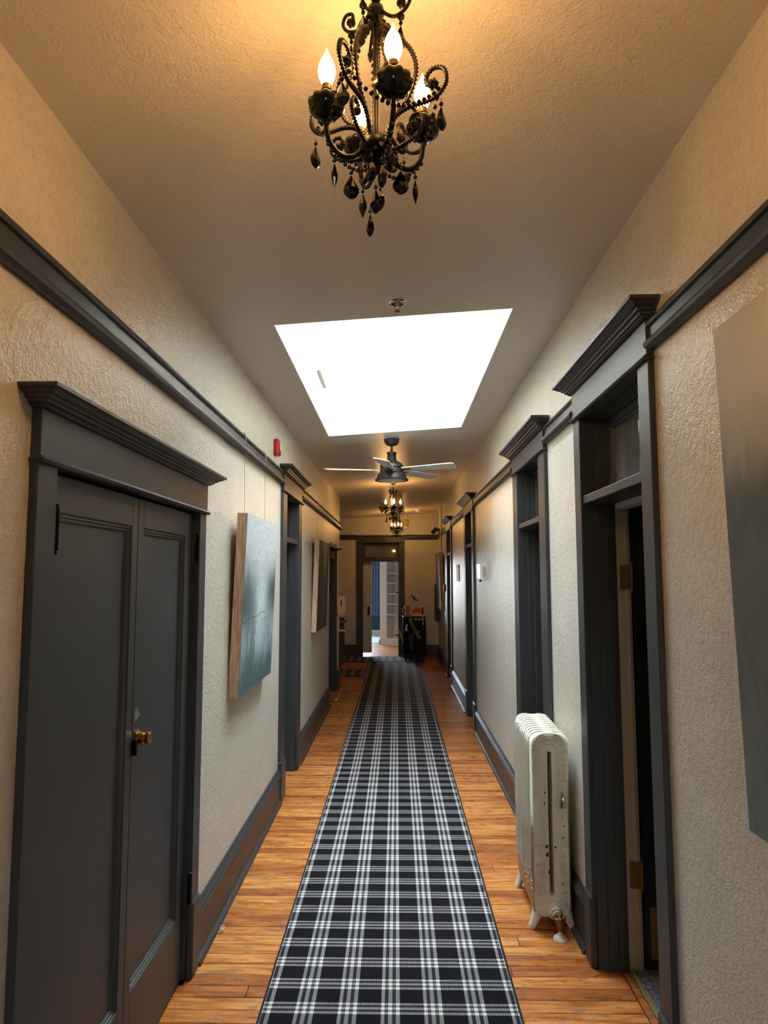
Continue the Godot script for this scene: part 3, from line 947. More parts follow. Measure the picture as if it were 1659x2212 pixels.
# ------------------------------------------------------------------ carpets
func runner(called: String, label: String, x0: float, x1: float, z0: float, z1: float, along_x: bool) -> void:
	var o := thing(called, Vector3((x0 + x1) / 2, 0, (z0 + z1) / 2))
	tag(o, label, "rug", "plaid runners on the hallway floor")
	var T := Transform3D(Basis(), -o.position)
	var b := B.new(); b.t = T
	var nz := 150 if not along_x else 16
	var nx := 8 if not along_x else 24
	var wob := noise(70, 0.35, 2)
	var P := func(i: int, j: int) -> Vector3:
		var x := lerpf(x0, x1, float(i) / nx); var z := lerpf(z0, z1, float(j) / nz)
		var sway := 0.018 * smoothstep(-6.0, -11.0, z) * sin(z * 1.1) if not along_x else 0.0
		return Vector3(x + sway, 0.008 + 0.0016 * wob.get_noise_2d(x * 2.0, z * 2.0), z)
	var U := func(p: Vector3) -> Vector2:
		return Vector2((p.x + 0.03) / 0.168 + 0.22, p.z / 0.160) if not along_x else Vector2((p.z - z0) / 0.168 + 0.22, p.x / 0.160)
	for j in nz:
		for i in nx:
			var p0: Vector3 = P.call(i, j); var p1: Vector3 = P.call(i + 1, j); var p2: Vector3 = P.call(i + 1, j + 1); var p3: Vector3 = P.call(i, j + 1)
			b.quad_uv(p0, p1, p2, p3, U.call(p0), U.call(p1), U.call(p2), U.call(p3), (p0 + p2) / 2.0 - Vector3(0, 1, 0))
	part(b, "carpet", M.plaid, o)
	var sides := []
	for i in [0, nx]:
		var pts := []
		for j in nz + 1: pts.append(P.call(i, j) - Vector3(0, 0.003, 0))
		sides.append(pts)
	for j in [0, nz]:
		var pts := []
		for i in nx + 1: pts.append(P.call(i, j) - Vector3(0, 0.003, 0))
		sides.append(pts)
	for s in sides:
		b = B.new(); b.t = T
		b.tube(s, 0.0062, 6)
		part(b, "bound_edge", M.binding, o)

# ------------------------------------------------------------------ chandelier
func curve(pts: Array, n: int) -> Array:
	var c := Curve3D.new()
	for i in pts.size():
		var a: Vector3 = pts[maxi(i - 1, 0)]; var z: Vector3 = pts[mini(i + 1, pts.size() - 1)]
		var tn := (z - a) / 6.0
		c.add_point(pts[i], -tn, tn)
	var out := []
	var l := c.get_baked_length()
	for i in n + 1: out.append(c.sample_baked(l * i / n, true))
	return out

func rv(r: float, y: float, a: float) -> Vector3:
	return Vector3(r * cos(a), y, r * sin(a))

func beaded(b: B, pts: Array, r: float) -> void:
	var rad := []
	for i in pts.size(): rad.append(r * (1.0 + 0.34 * (1.0 if i % 2 == 0 else -1.0)))
	b.tube(pts, rad, 6)

func rosette(b: B, c: Vector3, r: float) -> void:
	b.ball(c, r * 0.72, 8, 5)
	for k in 8:
		var a := TAU * k / 8
		b.ball(c + Vector3(cos(a), 0, sin(a)) * r * 0.62, r * 0.40, 6, 4)
		if k % 2 == 0:
			b.ball(c + Vector3(cos(a), 0.9, sin(a)).normalized() * r * 0.66, r * 0.36, 6, 4)
			b.ball(c + Vector3(cos(a), -0.9, sin(a)).normalized() * r * 0.66, r * 0.36, 6, 4)

func crystal(parent: Node3D, at: Vector3, h: float, w: float, turn: float) -> void:
	var b := B.new()
	b.t = Transform3D(Basis(Vector3.UP, turn) * Basis.from_scale(Vector3(1, 1, 0.55)), at)
	var prof := [[0.0, 0.06], [-0.28, 0.52], [-0.55, 0.94], [-0.72, 1.0], [-0.88, 0.74], [-1.0, 0.28]] if w > 0.012 else [[0.0, 0.1], [-0.42, 1.0], [-0.60, 1.0], [-1.0, 0.1]]
	var rings := []
	for q in prof:
		var ring := PackedVector3Array()
		for k in 8:
			var a := TAU * (k + 0.5) / 8
			ring.append(Vector3(cos(a) * w * q[1], q[0] * h, sin(a) * w * q[1]))
		rings.append(ring)
	b.loft(rings, true, true, false)
	b.t = Transform3D(Basis(), at)
	b.ball(Vector3(0, 0.006, 0), 0.0045, 6, 4)
	b.tube([Vector3(0, 0.004, 0), Vector3(0, 0.018, 0)], 0.0009, 4)
	part(b, "crystal_drop", M.black_glass, parent)

func strand(parent: Node3D, a: Vector3, z: Vector3, sag: float, n: int) -> void:
	var b := B.new()
	for k in n + 1:
		var f := float(k) / n
		b.ball(a.lerp(z, f) - Vector3(0, sag * 4.0 * f * (1.0 - f), 0), 0.0046, 6, 4)
	part(b, "bead_strand", M.black_glass, parent)

func make_chandelier() -> Node3D:
	# heights are measured from the candle cups; the fitting hangs 0.355 below its ceiling plate
	var o := thing("chandelier")
	var g := Node3D.new()
	var drop := -0.355
	var b: B
	var lift := Transform3D(Basis(), Vector3(0, drop, 0))
	b = B.new()
	b.lathe([Vector2(0, -0.035), Vector2(0.02, -0.033), Vector2(0.035, -0.022), Vector2(0.05, -0.006), Vector2(0.052, 0.0), Vector2(0, 0.0)], 20)
	part(b, "ceiling_plate", M.black_iron, o)
	b = B.new()
	for k in 3:                                   # chain links
		var c := Vector3(0, -0.042 - k * 0.016, 0)
		var pts := []
		for q in 13:
			var a := TAU * q / 12
			pts.append(c + (Vector3(cos(a) * 0.006, sin(a) * 0.011, 0) if k % 2 == 0 else Vector3(0, sin(a) * 0.011, cos(a) * 0.006)))
		b.tube(pts, 0.0016, 5, false)
	part(b, "chain", M.black_iron, o)
	b = B.new(); b.t = lift
	b.lathe([Vector2(0, 0.275), Vector2(0.008, 0.272), Vector2(0.012, 0.262), Vector2(0.006, 0.252), Vector2(0.016, 0.240), Vector2(0.018, 0.226), Vector2(0.010, 0.212), Vector2(0.006, 0.19), Vector2(0.005, 0.06), Vector2(0.008, 0.02), Vector2(0.007, -0.03), Vector2(0.022, -0.040), Vector2(0.033, -0.055), Vector2(0.034, -0.074), Vector2(0.024, -0.090), Vector2(0.010, -0.098), Vector2(0.012, -0.106), Vector2(0.006, -0.116), Vector2(0, -0.120)], 18)
	part(b, "stem", M.black_iron, o)
	for k in 4:
		var a := k * PI / 2
		# plain arm with cup, candle and bulb
		b = B.new(); b.t = lift
		b.tube(curve([rv(0.022, -0.060, a), rv(0.045, -0.088, a), rv(0.072, -0.092, a), rv(0.095, -0.070, a), rv(0.102, -0.035, a), rv(0.102, -0.016, a)], 26), 0.0052, 8)
		var arm := part(b, "arm", M.black_iron, o)
		b = B.new(); b.t = lift * Transform3D(Basis(Vector3.UP, -a), rv(0.102, 0, a))
		b.lathe([Vector2(0, -0.024), Vector2(0.010, -0.023), Vector2(0.023, -0.017), Vector2(0.032, -0.006), Vector2(0.035, 0.004), Vector2(0.034, 0.012), Vector2(0.030, 0.016), Vector2(0.027, 0.013), Vector2(0.027, 0.006), Vector2(0.016, -0.006), Vector2(0, -0.008)], 48, 10, 0.08)
		part(b, "cup", M.black_glass, arm)
		b = B.new(); b.t = lift * Transform3D(Basis(), rv(0.102, 0, a))
		b.lathe([Vector2(0, -0.006), Vector2(0.012, -0.006), Vector2(0.012, 0.034), Vector2(0.010, 0.036), Vector2(0, 0.036)], 14)
		part(b, "candle_sleeve", M.black_iron, arm)
		b = B.new(); b.t = lift * Transform3D(Basis(), rv(0.102, 0.034, a))
		b.lathe([Vector2(0, 0), Vector2(0.009, 0.0), Vector2(0.0095, 0.012), Vector2(0, 0.012)], 12)
		part(b, "bulb_socket", M.bulb_base, arm)
		b = B.new(); b.t = lift * Transform3D(Basis(), rv(0.102, 0.045, a))
		b.lathe([Vector2(0, 0), Vector2(0.0085, 0.0), Vector2(0.012, 0.008), Vector2(0.0165, 0.020), Vector2(0.0178, 0.030), Vector2(0.016, 0.042), Vector2(0.0115, 0.054), Vector2(0.006, 0.064), Vector2(0.0025, 0.073), Vector2(0.0012, 0.079), Vector2(0, 0.080)], 16)
		part(b, "bulb", M.bulb_glow, arm)
		var l := OmniLight3D.new()
		l.name = "bulb_light"
		l.light_color = Color(1.0, 0.75, 0.45)
		l.light_energy = LAMP_ENERGY
		l.light_size = 0.016
		l.omni_range = 30.0
		l.omni_attenuation = 2.0
		l.shadow_enabled = true
		arm.add_child(l)
		l.position = rv(0.102, 0.075, a) + Vector3(0, drop, 0)
		# beaded scrolls between the arms
		var c := a + PI / 4
		b = B.new(); b.t = lift
		beaded(b, curve([rv(0.010, 0.205, c), rv(0.022, 0.190, c), rv(0.050, 0.160, c), rv(0.080, 0.115, c), rv(0.088, 0.070, c), rv(0.070, 0.020, c), rv(0.040, -0.010, c), rv(0.022, -0.045, c)], 74), 0.0042)
		part(b, "cage_scroll", M.bead_metal, o)
		b = B.new(); b.t = lift
		beaded(b, curve([rv(0.024, -0.050, c), rv(0.040, -0.012, c), rv(0.070, 0.002, c), rv(0.105, 0.002, c), rv(0.133, 0.008, c), rv(0.150, 0.030, c), rv(0.146, 0.058, c), rv(0.126, 0.066, c), rv(0.110, 0.054, c), rv(0.112, 0.036, c), rv(0.122, 0.032, c)], 92), 0.0042)
		rosette(b, rv(0.124, 0.034, c), 0.011)
		var sc := part(b, "scroll_arm", M.bead_metal, o)
		crystal(sc, rv(0.140, -0.018, c) + Vector3(0, drop, 0), 0.047, 0.016, c)
		b = B.new(); b.t = lift
		beaded(b, curve([rv(0.020, -0.075, c), rv(0.050, -0.075, c), rv(0.085, -0.062, c), rv(0.102, -0.040, c), rv(0.096, -0.018, c), rv(0.080, -0.018, c), rv(0.074, -0.032, c), rv(0.082, -0.040, c)], 60), 0.0038)
		rosette(b, rv(0.083, -0.036, c), 0.009)
		part(b, "lower_scroll", M.bead_metal, o)
		b = B.new(); b.t = lift
		b.tube(curve([rv(0.008, 0.240, c), rv(0.020, 0.222, c), rv(0.042, 0.206, c), rv(0.064, 0.212, c), rv(0.076, 0.230, c), rv(0.070, 0.248, c), rv(0.056, 0.248, c), rv(0.052, 0.236, c), rv(0.058, 0.230, c)], 40), 0.0036, 7)
		rosette(b, rv(0.057, 0.229, c), 0.010)
		rosette(b, rv(0.056, 0.200, c), 0.008)
		var us := part(b, "upper_scroll", M.black_iron, o)
		crystal(us, rv(0.056, 0.180, c) + Vector3(0, drop, 0), 0.046, 0.015, c)
		b = B.new(); b.t = lift
		b.tube(curve([rv(0.010, 0.225, a), rv(0.030, 0.190, a), rv(0.040, 0.165, a), rv(0.034, 0.150, a), rv(0.026, 0.158, a)], 24), 0.003, 6)
		rosette(b, rv(0.030, 0.160, a), 0.008)
		part(b, "inner_scroll", M.black_iron, o)
		# drops and strings of beads
		crystal(arm, rv(0.085, -0.112, a) + Vector3(0, drop, 0), 0.052, 0.0095, a + 0.8)
		crystal(arm, rv(0.050, -0.115, a + 0.5) + Vector3(0, drop, 0), 0.048, 0.017, a)
		strand(o, rv(0.018, 0.215, a) + Vector3(0, drop, 0), rv(0.086, 0.012, a + 0.28) + Vector3(0, drop, 0), 0.030, 20)
		strand(o, rv(0.102, -0.040, a) + Vector3(0, drop, 0), rv(0.135, 0.020, c) + Vector3(0, drop, 0), 0.012, 9)
		strand(o, rv(0.135, 0.020, c) + Vector3(0, drop, 0), rv(0.102, -0.040, a + PI / 2) + Vector3(0, drop, 0), 0.012, 9)
		strand(o, rv(0.098, -0.075, a) + Vector3(0, drop, 0), rv(0.012, -0.108, a) + Vector3(0, drop, 0), 0.022, 10)
		if k % 2 == 0:
			crystal(arm, rv(0.092, -0.150, a + 0.2) + Vector3(0, drop, 0), 0.048, 0.014, a)
	crystal(o, Vector3(0, -0.150 + drop, 0), 0.048, 0.016, 0.4)
	g.free()
	return o

# ------------------------------------------------------------------ ceiling fan
func make_fan() -> void:
	var at := Vector3(-0.043, ceil_y(-0.043), -6.30)
	var o := thing("ceiling_fan", at)
	tag(o, "dark bronze ceiling fan with five pale blades and a domed light", "ceiling fan")
	var b := B.new()
	b.lathe([Vector2(0.03, -0.062), Vector2(0.045, -0.060), Vector2(0.060, -0.045), Vector2(0.070, -0.020), Vector2(0.072, -0.004), Vector2(0.072, 0.004), Vector2(0, 0.004)], 24)
	part(b, "canopy", M.fan_bronze, o)
	b = B.new()
	b.lathe([Vector2(0.012, -0.13), Vector2(0.012, -0.055)], 12)
	part(b, "downrod", M.fan_bronze, o)
	b = B.new()
	b.lathe([Vector2(0.0, -0.118), Vector2(0.020, -0.118), Vector2(0.047, -0.128), Vector2(0.047, -0.140), Vector2(0.040, -0.146), Vector2(0.040, -0.185), Vector2(0.046, -0.190), Vector2(0.050, -0.205), Vector2(0.072, -0.216), Vector2(0.096, -0.232), Vector2(0.108, -0.250), Vector2(0.110, -0.268), Vector2(0.100, -0.276), Vector2(0.108, -0.290), Vector2(0.108, -0.312), Vector2(0, -0.312)], 32)
	var mo := part(b, "motor_housing", M.fan_bronze, o)
	for k in 8:
		var a := TAU * k / 8
		b = B.new(); b.t = Transform3D(Basis(Vector3.UP, -a), rv(0.040, -0.165, a))
		b.box(Vector3(0, -0.013, -0.005), Vector3(0.002, 0.013, 0.005))
		part(b, "vent_slot", M.radiator_slot, mo)
	b = B.new()
	b.lathe([Vector2(0.10, -0.310), Vector2(0.116, -0.318), Vector2(0.132, -0.340), Vector2(0.140, -0.366), Vector2(0.142, -0.376), Vector2(0.156, -0.380), Vector2(0.156, -0.392), Vector2(0.138, -0.394), Vector2(0.130, -0.385), Vector2(0.120, -0.350)], 36)
	part(b, "light_shade", M.fan_bronze, o)
	b = B.new()
	b.lathe([Vector2(0, -0.412), Vector2(0.05, -0.409), Vector2(0.10, -0.400), Vector2(0.136, -0.386), Vector2(0.136, -0.380), Vector2(0, -0.380)], 32)
	part(b, "light_lens", M.fan_lens, o)
	for k in 5:
		var a := deg_to_rad(-26.0 + 72.0 * k)
		var T := Transform3D(Basis(Vector3.UP, a), Vector3(0, -0.295, 0))
		b = B.new(); b.t = T
		b.box(Vector3(0.08, -0.004, -0.022), Vector3(0.20, 0.003, 0.022), 0.002)
		var ir := part(b, "blade_iron", M.fan_bronze, o)
		b = B.new(); b.t = T * Transform3D(Basis(Vector3(1, 0, 0), deg_to_rad(-12.0)), Vector3.ZERO)
		var poly := PackedVector2Array([Vector2(0.12, -0.045), Vector2(0.58, -0.068), Vector2(0.615, -0.060), Vector2(0.635, 0.055), Vector2(0.62, 0.068), Vector2(0.12, 0.050)])
		b.extrude(poly, Vector3(0, -0.003, 0), Vector3(1, 0, 0), Vector3(0, 0, 1), Vector3(0, 0.007, 0))
		part(b, "blade", M.fan_blade, ir)

func make_sprinkler() -> void:
	var o := thing("sprinkler_head", Vector3(0.007, ceil_y(0.007), -3.09))
	tag(o, "small chrome fire sprinkler on the ceiling before the skylight", "sprinkler")
	var b := B.new()
	b.lathe([Vector2(0, -0.004), Vector2(0.018, -0.012), Vector2(0.036, -0.010), Vector2(0.044, -0.004), Vector2(0.046, 0.002), Vector2(0, 0.002)], 28)
	part(b, "escutcheon", M.chrome, o)
	b = B.new()
	b.tube([Vector3(0.010, -0.008, 0), Vector3(0.012, -0.026, 0), Vector3(0, -0.040, 0)], 0.0022, 6)
	b.tube([Vector3(-0.010, -0.008, 0), Vector3(-0.012, -0.026, 0), Vector3(0, -0.040, 0)], 0.0022, 6)
	b.lathe([Vector2(0, -0.046), Vector2(0.014, -0.044), Vector2(0.015, -0.041), Vector2(0, -0.040)], 14)
	part(b, "deflector", M.old_brass, o)

# ------------------------------------------------------------------ radiator
func capsule_ring(hx: float, y0: float, y1: float, r: float, n: int, z: float) -> PackedVector3Array:
	var p := PackedVector3Array()
	r = minf(r, hx)
	for q in [[1, 1, 0.0], [-1, 1, PI / 2], [-1, -1, PI], [1, -1, PI * 1.5]]:
		for k in n:
			var a: float = q[2] + PI / 2 * k / (n - 1)
			p.append(Vector3(q[0] * (hx - r) + cos(a) * r, (y1 - r if q[1] > 0 else y0 + r) + sin(a) * r, z))
	return p

func spiral(b: B, c: Vector3, r: float, turns: float, a0: float, dir: float, th: float) -> void:
	var pts := []
	var n := int(turns * 16)
	for k in n + 1:
		var f := float(k) / n
		var a := a0 + dir * f * turns * TAU
		pts.append(c + Vector3(cos(a), sin(a), 0) * r * (1.0 - 0.82 * f))
	b.tube(pts, th, 5)

func make_radiator() -> void:
	var o := thing("radiator", Vector3(0.745, 0, -3.46), -0.02)
	tag(o, "ornate white cast iron radiator with chipped paint by the open doorway", "radiator")
	var N := 10; var sw := 0.048; var hx := 0.094
	var y0 := 0.060; var y1 := 0.925
	var b: B
	for i in N:
		b = B.new()
		var z := -i * sw
		# outer skin: rounded loop bulging between the joints
		var rings := []
		for q in [[0.0, -0.010], [0.004, -0.003], [0.011, 0.0], [sw - 0.013, 0.0], [sw - 0.006, -0.003], [sw - 0.002, -0.010]]:
			rings.append(capsule_ring(hx + q[1], y0 - q[1] * 0.5, y1 + q[1], 0.045, 6, z - q[0]))
		b.loft(rings, false, i == N - 1, true)
		var hole := func(zz: float) -> PackedVector3Array: return capsule_ring(0.0095, 0.164, y1 - 0.09, 0.0095, 6, zz)
		var R := [capsule_ring(hx - 0.010, y0 + 0.005, y1 - 0.010, 0.045, 6, z)]
		if i == 0:                                  # moulded face of the end section
			for q in [[0.036, 0.128, 0.055, 0.000], [0.033, 0.131, 0.058, -0.0035], [0.018, 0.155, 0.080, -0.0035], [0.012, 0.160, 0.086, -0.002]]:
				R.append(capsule_ring(q[0], q[1], y1 - q[2], 0.02, 6, q[3]))
		R.append(hole.call(z - 0.005))
		R.append(hole.call(z - sw + 0.002))
		if i < N - 1:
			R.append(capsule_ring(hx - 0.010, y0 + 0.005, y1 - 0.010, 0.045, 6, z - sw + 0.002))
		for k in R.size() - 1:
			var tube_wall: bool = k == (5 if i == 0 else 1)
			var back: bool = k == R.size() - 2 and i < N - 1
			for j in 24:
				var j2 := (j + 1) % 24
				if tube_wall: b.quad(R[k][j2], R[k][j], R[k + 1][j], R[k + 1][j2])
				else: b.quad(R[k][j], R[k][j2], R[k + 1][j2], R[k + 1][j], Vector3(0, 0.5, 3) if back else Vector3(0, 0.5, -3))
		var sec := part(b, "section", M.radiator_paint, o)
		# raised rib on the crown and down the side
		b = B.new()
		b.tube(curve([Vector3(-hx - 0.002, 0.20, z - sw * 0.5), Vector3(-hx - 0.002, 0.86, z - sw * 0.5), Vector3(-hx + 0.018, y1 - 0.008, z - sw * 0.5), Vector3(-0.04, y1 + 0.001, z - sw * 0.5), Vector3(0, y1 - 0.004, z - sw * 0.5), Vector3(0.04, y1 + 0.001, z - sw * 0.5), Vector3(hx - 0.018, y1 - 0.008, z - sw * 0.5)], 40), 0.006, 6)
		var rr := RandomNumberGenerator.new(); rr.seed = 400 + i
		for k in 34:                                # cast leaf pattern on the flank
			var yy := 0.17 + 0.74 * pow(rr.randf(), 1.0)
			if yy > 0.42 and yy < 0.58 and rr.randf() < 0.8: continue
			b.ball(Vector3(-hx - 0.0005, yy, z - rr.randf_range(0.008, sw - 0.008)), rr.randf_range(0.003, 0.0055), 6, 4)
		part(b, "ornament", M.radiator_paint, sec)
	# scrollwork cast on the end face
	b = B.new()
	for s in [-1.0, 1.0]:
		spiral(b, Vector3(s * 0.030, 0.895, 0.001), 0.020, 1.7, PI / 2, s, 0.0036)
		spiral(b, Vector3(s * 0.062, 0.880, 0.001), 0.019, 1.6, 0.0, -s, 0.0036)
		spiral(b, Vector3(s * 0.068, 0.840, 0.001), 0.017, 1.6, PI, s, 0.0034)
		for k in 6:
			spiral(b, Vector3(s * (0.064 + 0.006 * (k % 2)), 0.800 - k * 0.033, 0.001), 0.0155 - k * 0.0008, 1.4, k * 1.3, s if k % 2 == 0 else -s, 0.0033)
		for k in 7:
			spiral(b, Vector3(s * (0.066 - 0.005 * (k % 2)), 0.395 - k * 0.045, 0.001), 0.017, 1.5, 2.0 + k * 1.7, -s if k % 2 == 0 else s, 0.0033)
		b.tube([Vector3(s * 0.046, 0.15, 0.001), Vector3(s * 0.046, 0.80, 0.001)], 0.0026, 5)
	rosette(b, Vector3(0, 0.900, 0.0), 0.012)
	b.tube(curve([Vector3(-0.08, 0.868, 0.002), Vector3(-0.05, 0.914, 0.004), Vector3(0, 0.922, 0.004), Vector3(0.05, 0.914, 0.004), Vector3(0.08, 0.868, 0.002)], 24), 0.0045, 6)
	part(b, "end_scrollwork", M.radiator_paint, o)
	for e in [0, N - 1]:                            # flared feet under the first and last section
		for s in [-1.0, 1.0]:
			b = B.new()
			var z: float = -e * sw - sw * 0.5
			b.tube([Vector3(s * 0.066, 0.15, z), Vector3(s * 0.068, 0.10, z), Vector3(s * 0.074, 0.06, z), Vector3(s * 0.088, 0.028, z), Vector3(s * 0.096, 0.013, z), Vector3(s * 0.097, 0.0, z)], [0.024, 0.027, 0.023, 0.018, 0.018, 0.014], 10)
			part(b, "foot", M.radiator_paint, o)
	for c in [[-0.020, 0.388, 0.011, 0.018], [-0.018, 0.350, 0.010, 0.026], [0.020, 0.385, 0.007, 0.012], [0.058, 0.430, 0.005, 0.018], [0.064, 0.485, 0.004, 0.012], [-0.024, 0.640, 0.005, 0.012], [-0.028, 0.590, 0.004, 0.020], [-0.012, 0.270, 0.005, 0.022], [0.052, 0.215, 0.005, 0.014], [0.060, 0.530, 0.003, 0.012]]:
		var p := PackedVector2Array()
		for k in 7:
			var a := TAU * k / 7
			p.append(Vector2(cos(a) * c[2] * (0.45 + 0.55 * absf(sin(k * 2.1))), sin(a) * c[3] * 0.5 * (0.6 + 0.4 * absf(cos(k * 1.7)))))
		b = B.new()
		b.extrude(p, Vector3(c[0], c[1], -0.0035), Vector3(1, 0, 0), Vector3(0, 1, 0), Vector3(0, 0, 0.0042))
		part(b, "paint_chip", M.chip, o)
	b = B.new(); b.t = Transform3D(Basis(Vector3(1, 0, 0), PI / 2), Vector3(0.012, 0.092, 0.0))
	b.lathe([Vector2(0.040, -0.004), Vector2(0.040, 0.006), Vector2(0.030, 0.010), Vector2(0.026, 0.012), Vector2(0.022, 0.012), Vector2(0.022, 0.056), Vector2(0, 0.056)], 20)
	b.lathe([Vector2(0.030, 0.014), Vector2(0.031, 0.020), Vector2(0.031, 0.034), Vector2(0.028, 0.038)], 8)
	part(b, "pipe_union", M.radiator_paint, o)
	b = B.new(); b.t = Transform3D(Basis(), Vector3(0.018, 0.0, 0.075))
	b.lathe([Vector2(0.011, 0.035), Vector2(0.013, 0.050), Vector2(0.016, 0.060), Vector2(0.024, 0.078), Vector2(0.027, 0.090), Vector2(0.027, 0.098), Vector2(0.0, 0.098)], 16)
	part(b, "valve_body", M.brown_valve, o)
	b = B.new(); b.t = Transform3D(Basis(), Vector3(0.018, 0.0, 0.075))
	b.lathe([Vector2(0.027, 0.092), Vector2(0.031, 0.096), Vector2(0.031, 0.102), Vector2(0.014, 0.106), Vector2(0.014, 0.116), Vector2(0.0, 0.116)], 6)
	part(b, "valve_cap", M.chrome, o)
	b = B.new(); b.t = Transform3D(Basis(), Vector3(0.018, 0.0, 0.075))
	b.lathe([Vector2(0.011, 0.0), Vector2(0.011, 0.040)], 12)
	b.lathe([Vector2(0.011, 0.022), Vector2(0.018, 0.019), Vector2(0.030, 0.010), Vector2(0.034, 0.002), Vector2(0.034, 0.0)], 20)
	part(b, "supply_pipe", M.white_plastic, o)
	b = B.new(); b.t = Transform3D(Basis(), Vector3(0.058, 0.575, 0.018))
	b.lathe([Vector2(0, 0), Vector2(0.015, 0), Vector2(0.0155, 0.025), Vector2(0.013, 0.045), Vector2(0.009, 0.062), Vector2(0.005, 0.070), Vector2(0.005, 0.075), Vector2(0, 0.077)], 14)
	b.tube([Vector3(0, 0.012, -0.02), Vector3(0, 0.012, 0)], 0.006, 8)
	part(b, "air_vent", M.chrome, o)

# ------------------------------------------------------------------ paintings
# hung on wires: top leans off the wall. d is +1 on the left wall, -1 on the right
func painting(label: String, x: float, d: float, z0: float, z1: float, y0: float, y1: float, top_gap: float, th: float, pic: Material, rail_y: float, hooks: Array) -> void:
	var o := thing("painting", Vector3(x, y0, (z0 + z1) / 2))
	tag(o, label, "painting")
	var h := y1 - y0
	var w := absf(z1 - z0)
	var lean := atan2(top_gap, h)
	# local: u along the wall seen from the hallway, v up the canvas, n out of the wall
	var n := Vector3(d * cos(lean), -sin(lean), 0)
	var v := Vector3(d * sin(lean), cos(lean), 0)
	var u := Vector3(0, 0, -d)
	var b := B.new()
	var o0 := -u * w / 2 + n * 0.002
	var k := [o0, o0 + u * w, o0 + u * w + v * h, o0 + v * h]
	var q := []
	for p in k: q.append(p + n * th)
	var mid: Vector3 = (k[0] + q[2]) / 2.0
	for j in 4:
		var e := (j + 1) % 4
		b.quad_uv(k[j], k[e], q[e], q[j], Vector2(0, 0), Vector2(0, 2.2), Vector2(0.5, 2.2), Vector2(0.5, 0), mid)
	b.quad_uv(k[0], k[1], k[2], k[3], Vector2(0, 0), Vector2(1, 0), Vector2(1, 1), Vector2(0, 1), mid)
	part(b, "wooden_panel_frame", M.pale_wood, o)
	b = B.new()
	var f := []
	for p in q: f.append(p + n * 0.003)
	for j in 4: b.quad(q[j], q[(j + 1) % 4], f[(j + 1) % 4], f[j], mid)
	b.quad_uv(f[0], f[1], f[2], f[3], Vector2(0, 1), Vector2(1, 1), Vector2(1, 0), Vector2(0, 0), mid)
	part(b, "painted_face", pic, o)
	for hz in hooks:
		var top := Vector3(d * 0.03, rail_y - y0, hz - (z0 + z1) / 2)
		b = B.new()
		b.tube([top, Vector3(d * (top_gap * 0.75 + 0.01), h - 0.02, hz - (z0 + z1) / 2)], 0.0011, 5)
		part(b, "hanging_wire", M.wire, o)
		b = B.new()
		b.tube(curve([top + Vector3(-d * 0.015, 0.003, 0), top + Vector3(-d * 0.003, 0.008, 0), top + Vector3(d * 0.006, 0.002, 0), top + Vector3(d * 0.008, -0.028, 0), top + Vector3(d * 0.004, -0.050, 0), top + Vector3(d * 0.012, -0.054, 0), top + Vector3(d * 0.016, -0.044, 0)], 16), 0.0024, 6)
		part(b, "rail_hook", M.white_plastic, o)

func build_paintings() -> void:
	painting("misty pale blue painting with a bare wooden edge on two wires", LX, 1, -3.68, -4.62, 1.055, 2.04, 0.035, 0.052, M.picture_0, 2.508, [-3.85, -4.45])
	painting("dark charcoal painting with a pale wedge of sky hanging on wires", LX, 1, -7.22, -8.24, 1.105, 2.08, 0.03, 0.052, M.picture_1, 2.508, [-7.50, -7.98])
	painting("large grey and slate painting on the wall beside the open doorway", RX, -1, -0.72, -1.69, 1.10, 2.315, 0.03, 0.035, M.picture_2, 2.55, [-0.95])
	painting("dim grey painting with a brown wooden edge near the end wall", RX, -1, -12.55, -13.75, 1.06, 2.12, 0.03, 0.06, M.picture_3, 2.55, [-12.8, -13.4])

# ------------------------------------------------------------------ small fixtures
func rounded(w: float, h: float, r: float, n := 5) -> PackedVector2Array:
	var p := PackedVector2Array()
	for q in [[1, 1, 0.0], [-1, 1, PI / 2], [-1, -1, PI], [1, -1, PI * 1.5]]:
		for k in n:
			var a: float = q[2] + PI / 2 * k / (n - 1)
			p.append(Vector2(q[0] * (w / 2 - r) + cos(a) * r, q[1] * (h / 2 - r) + sin(a) * r))
	return p

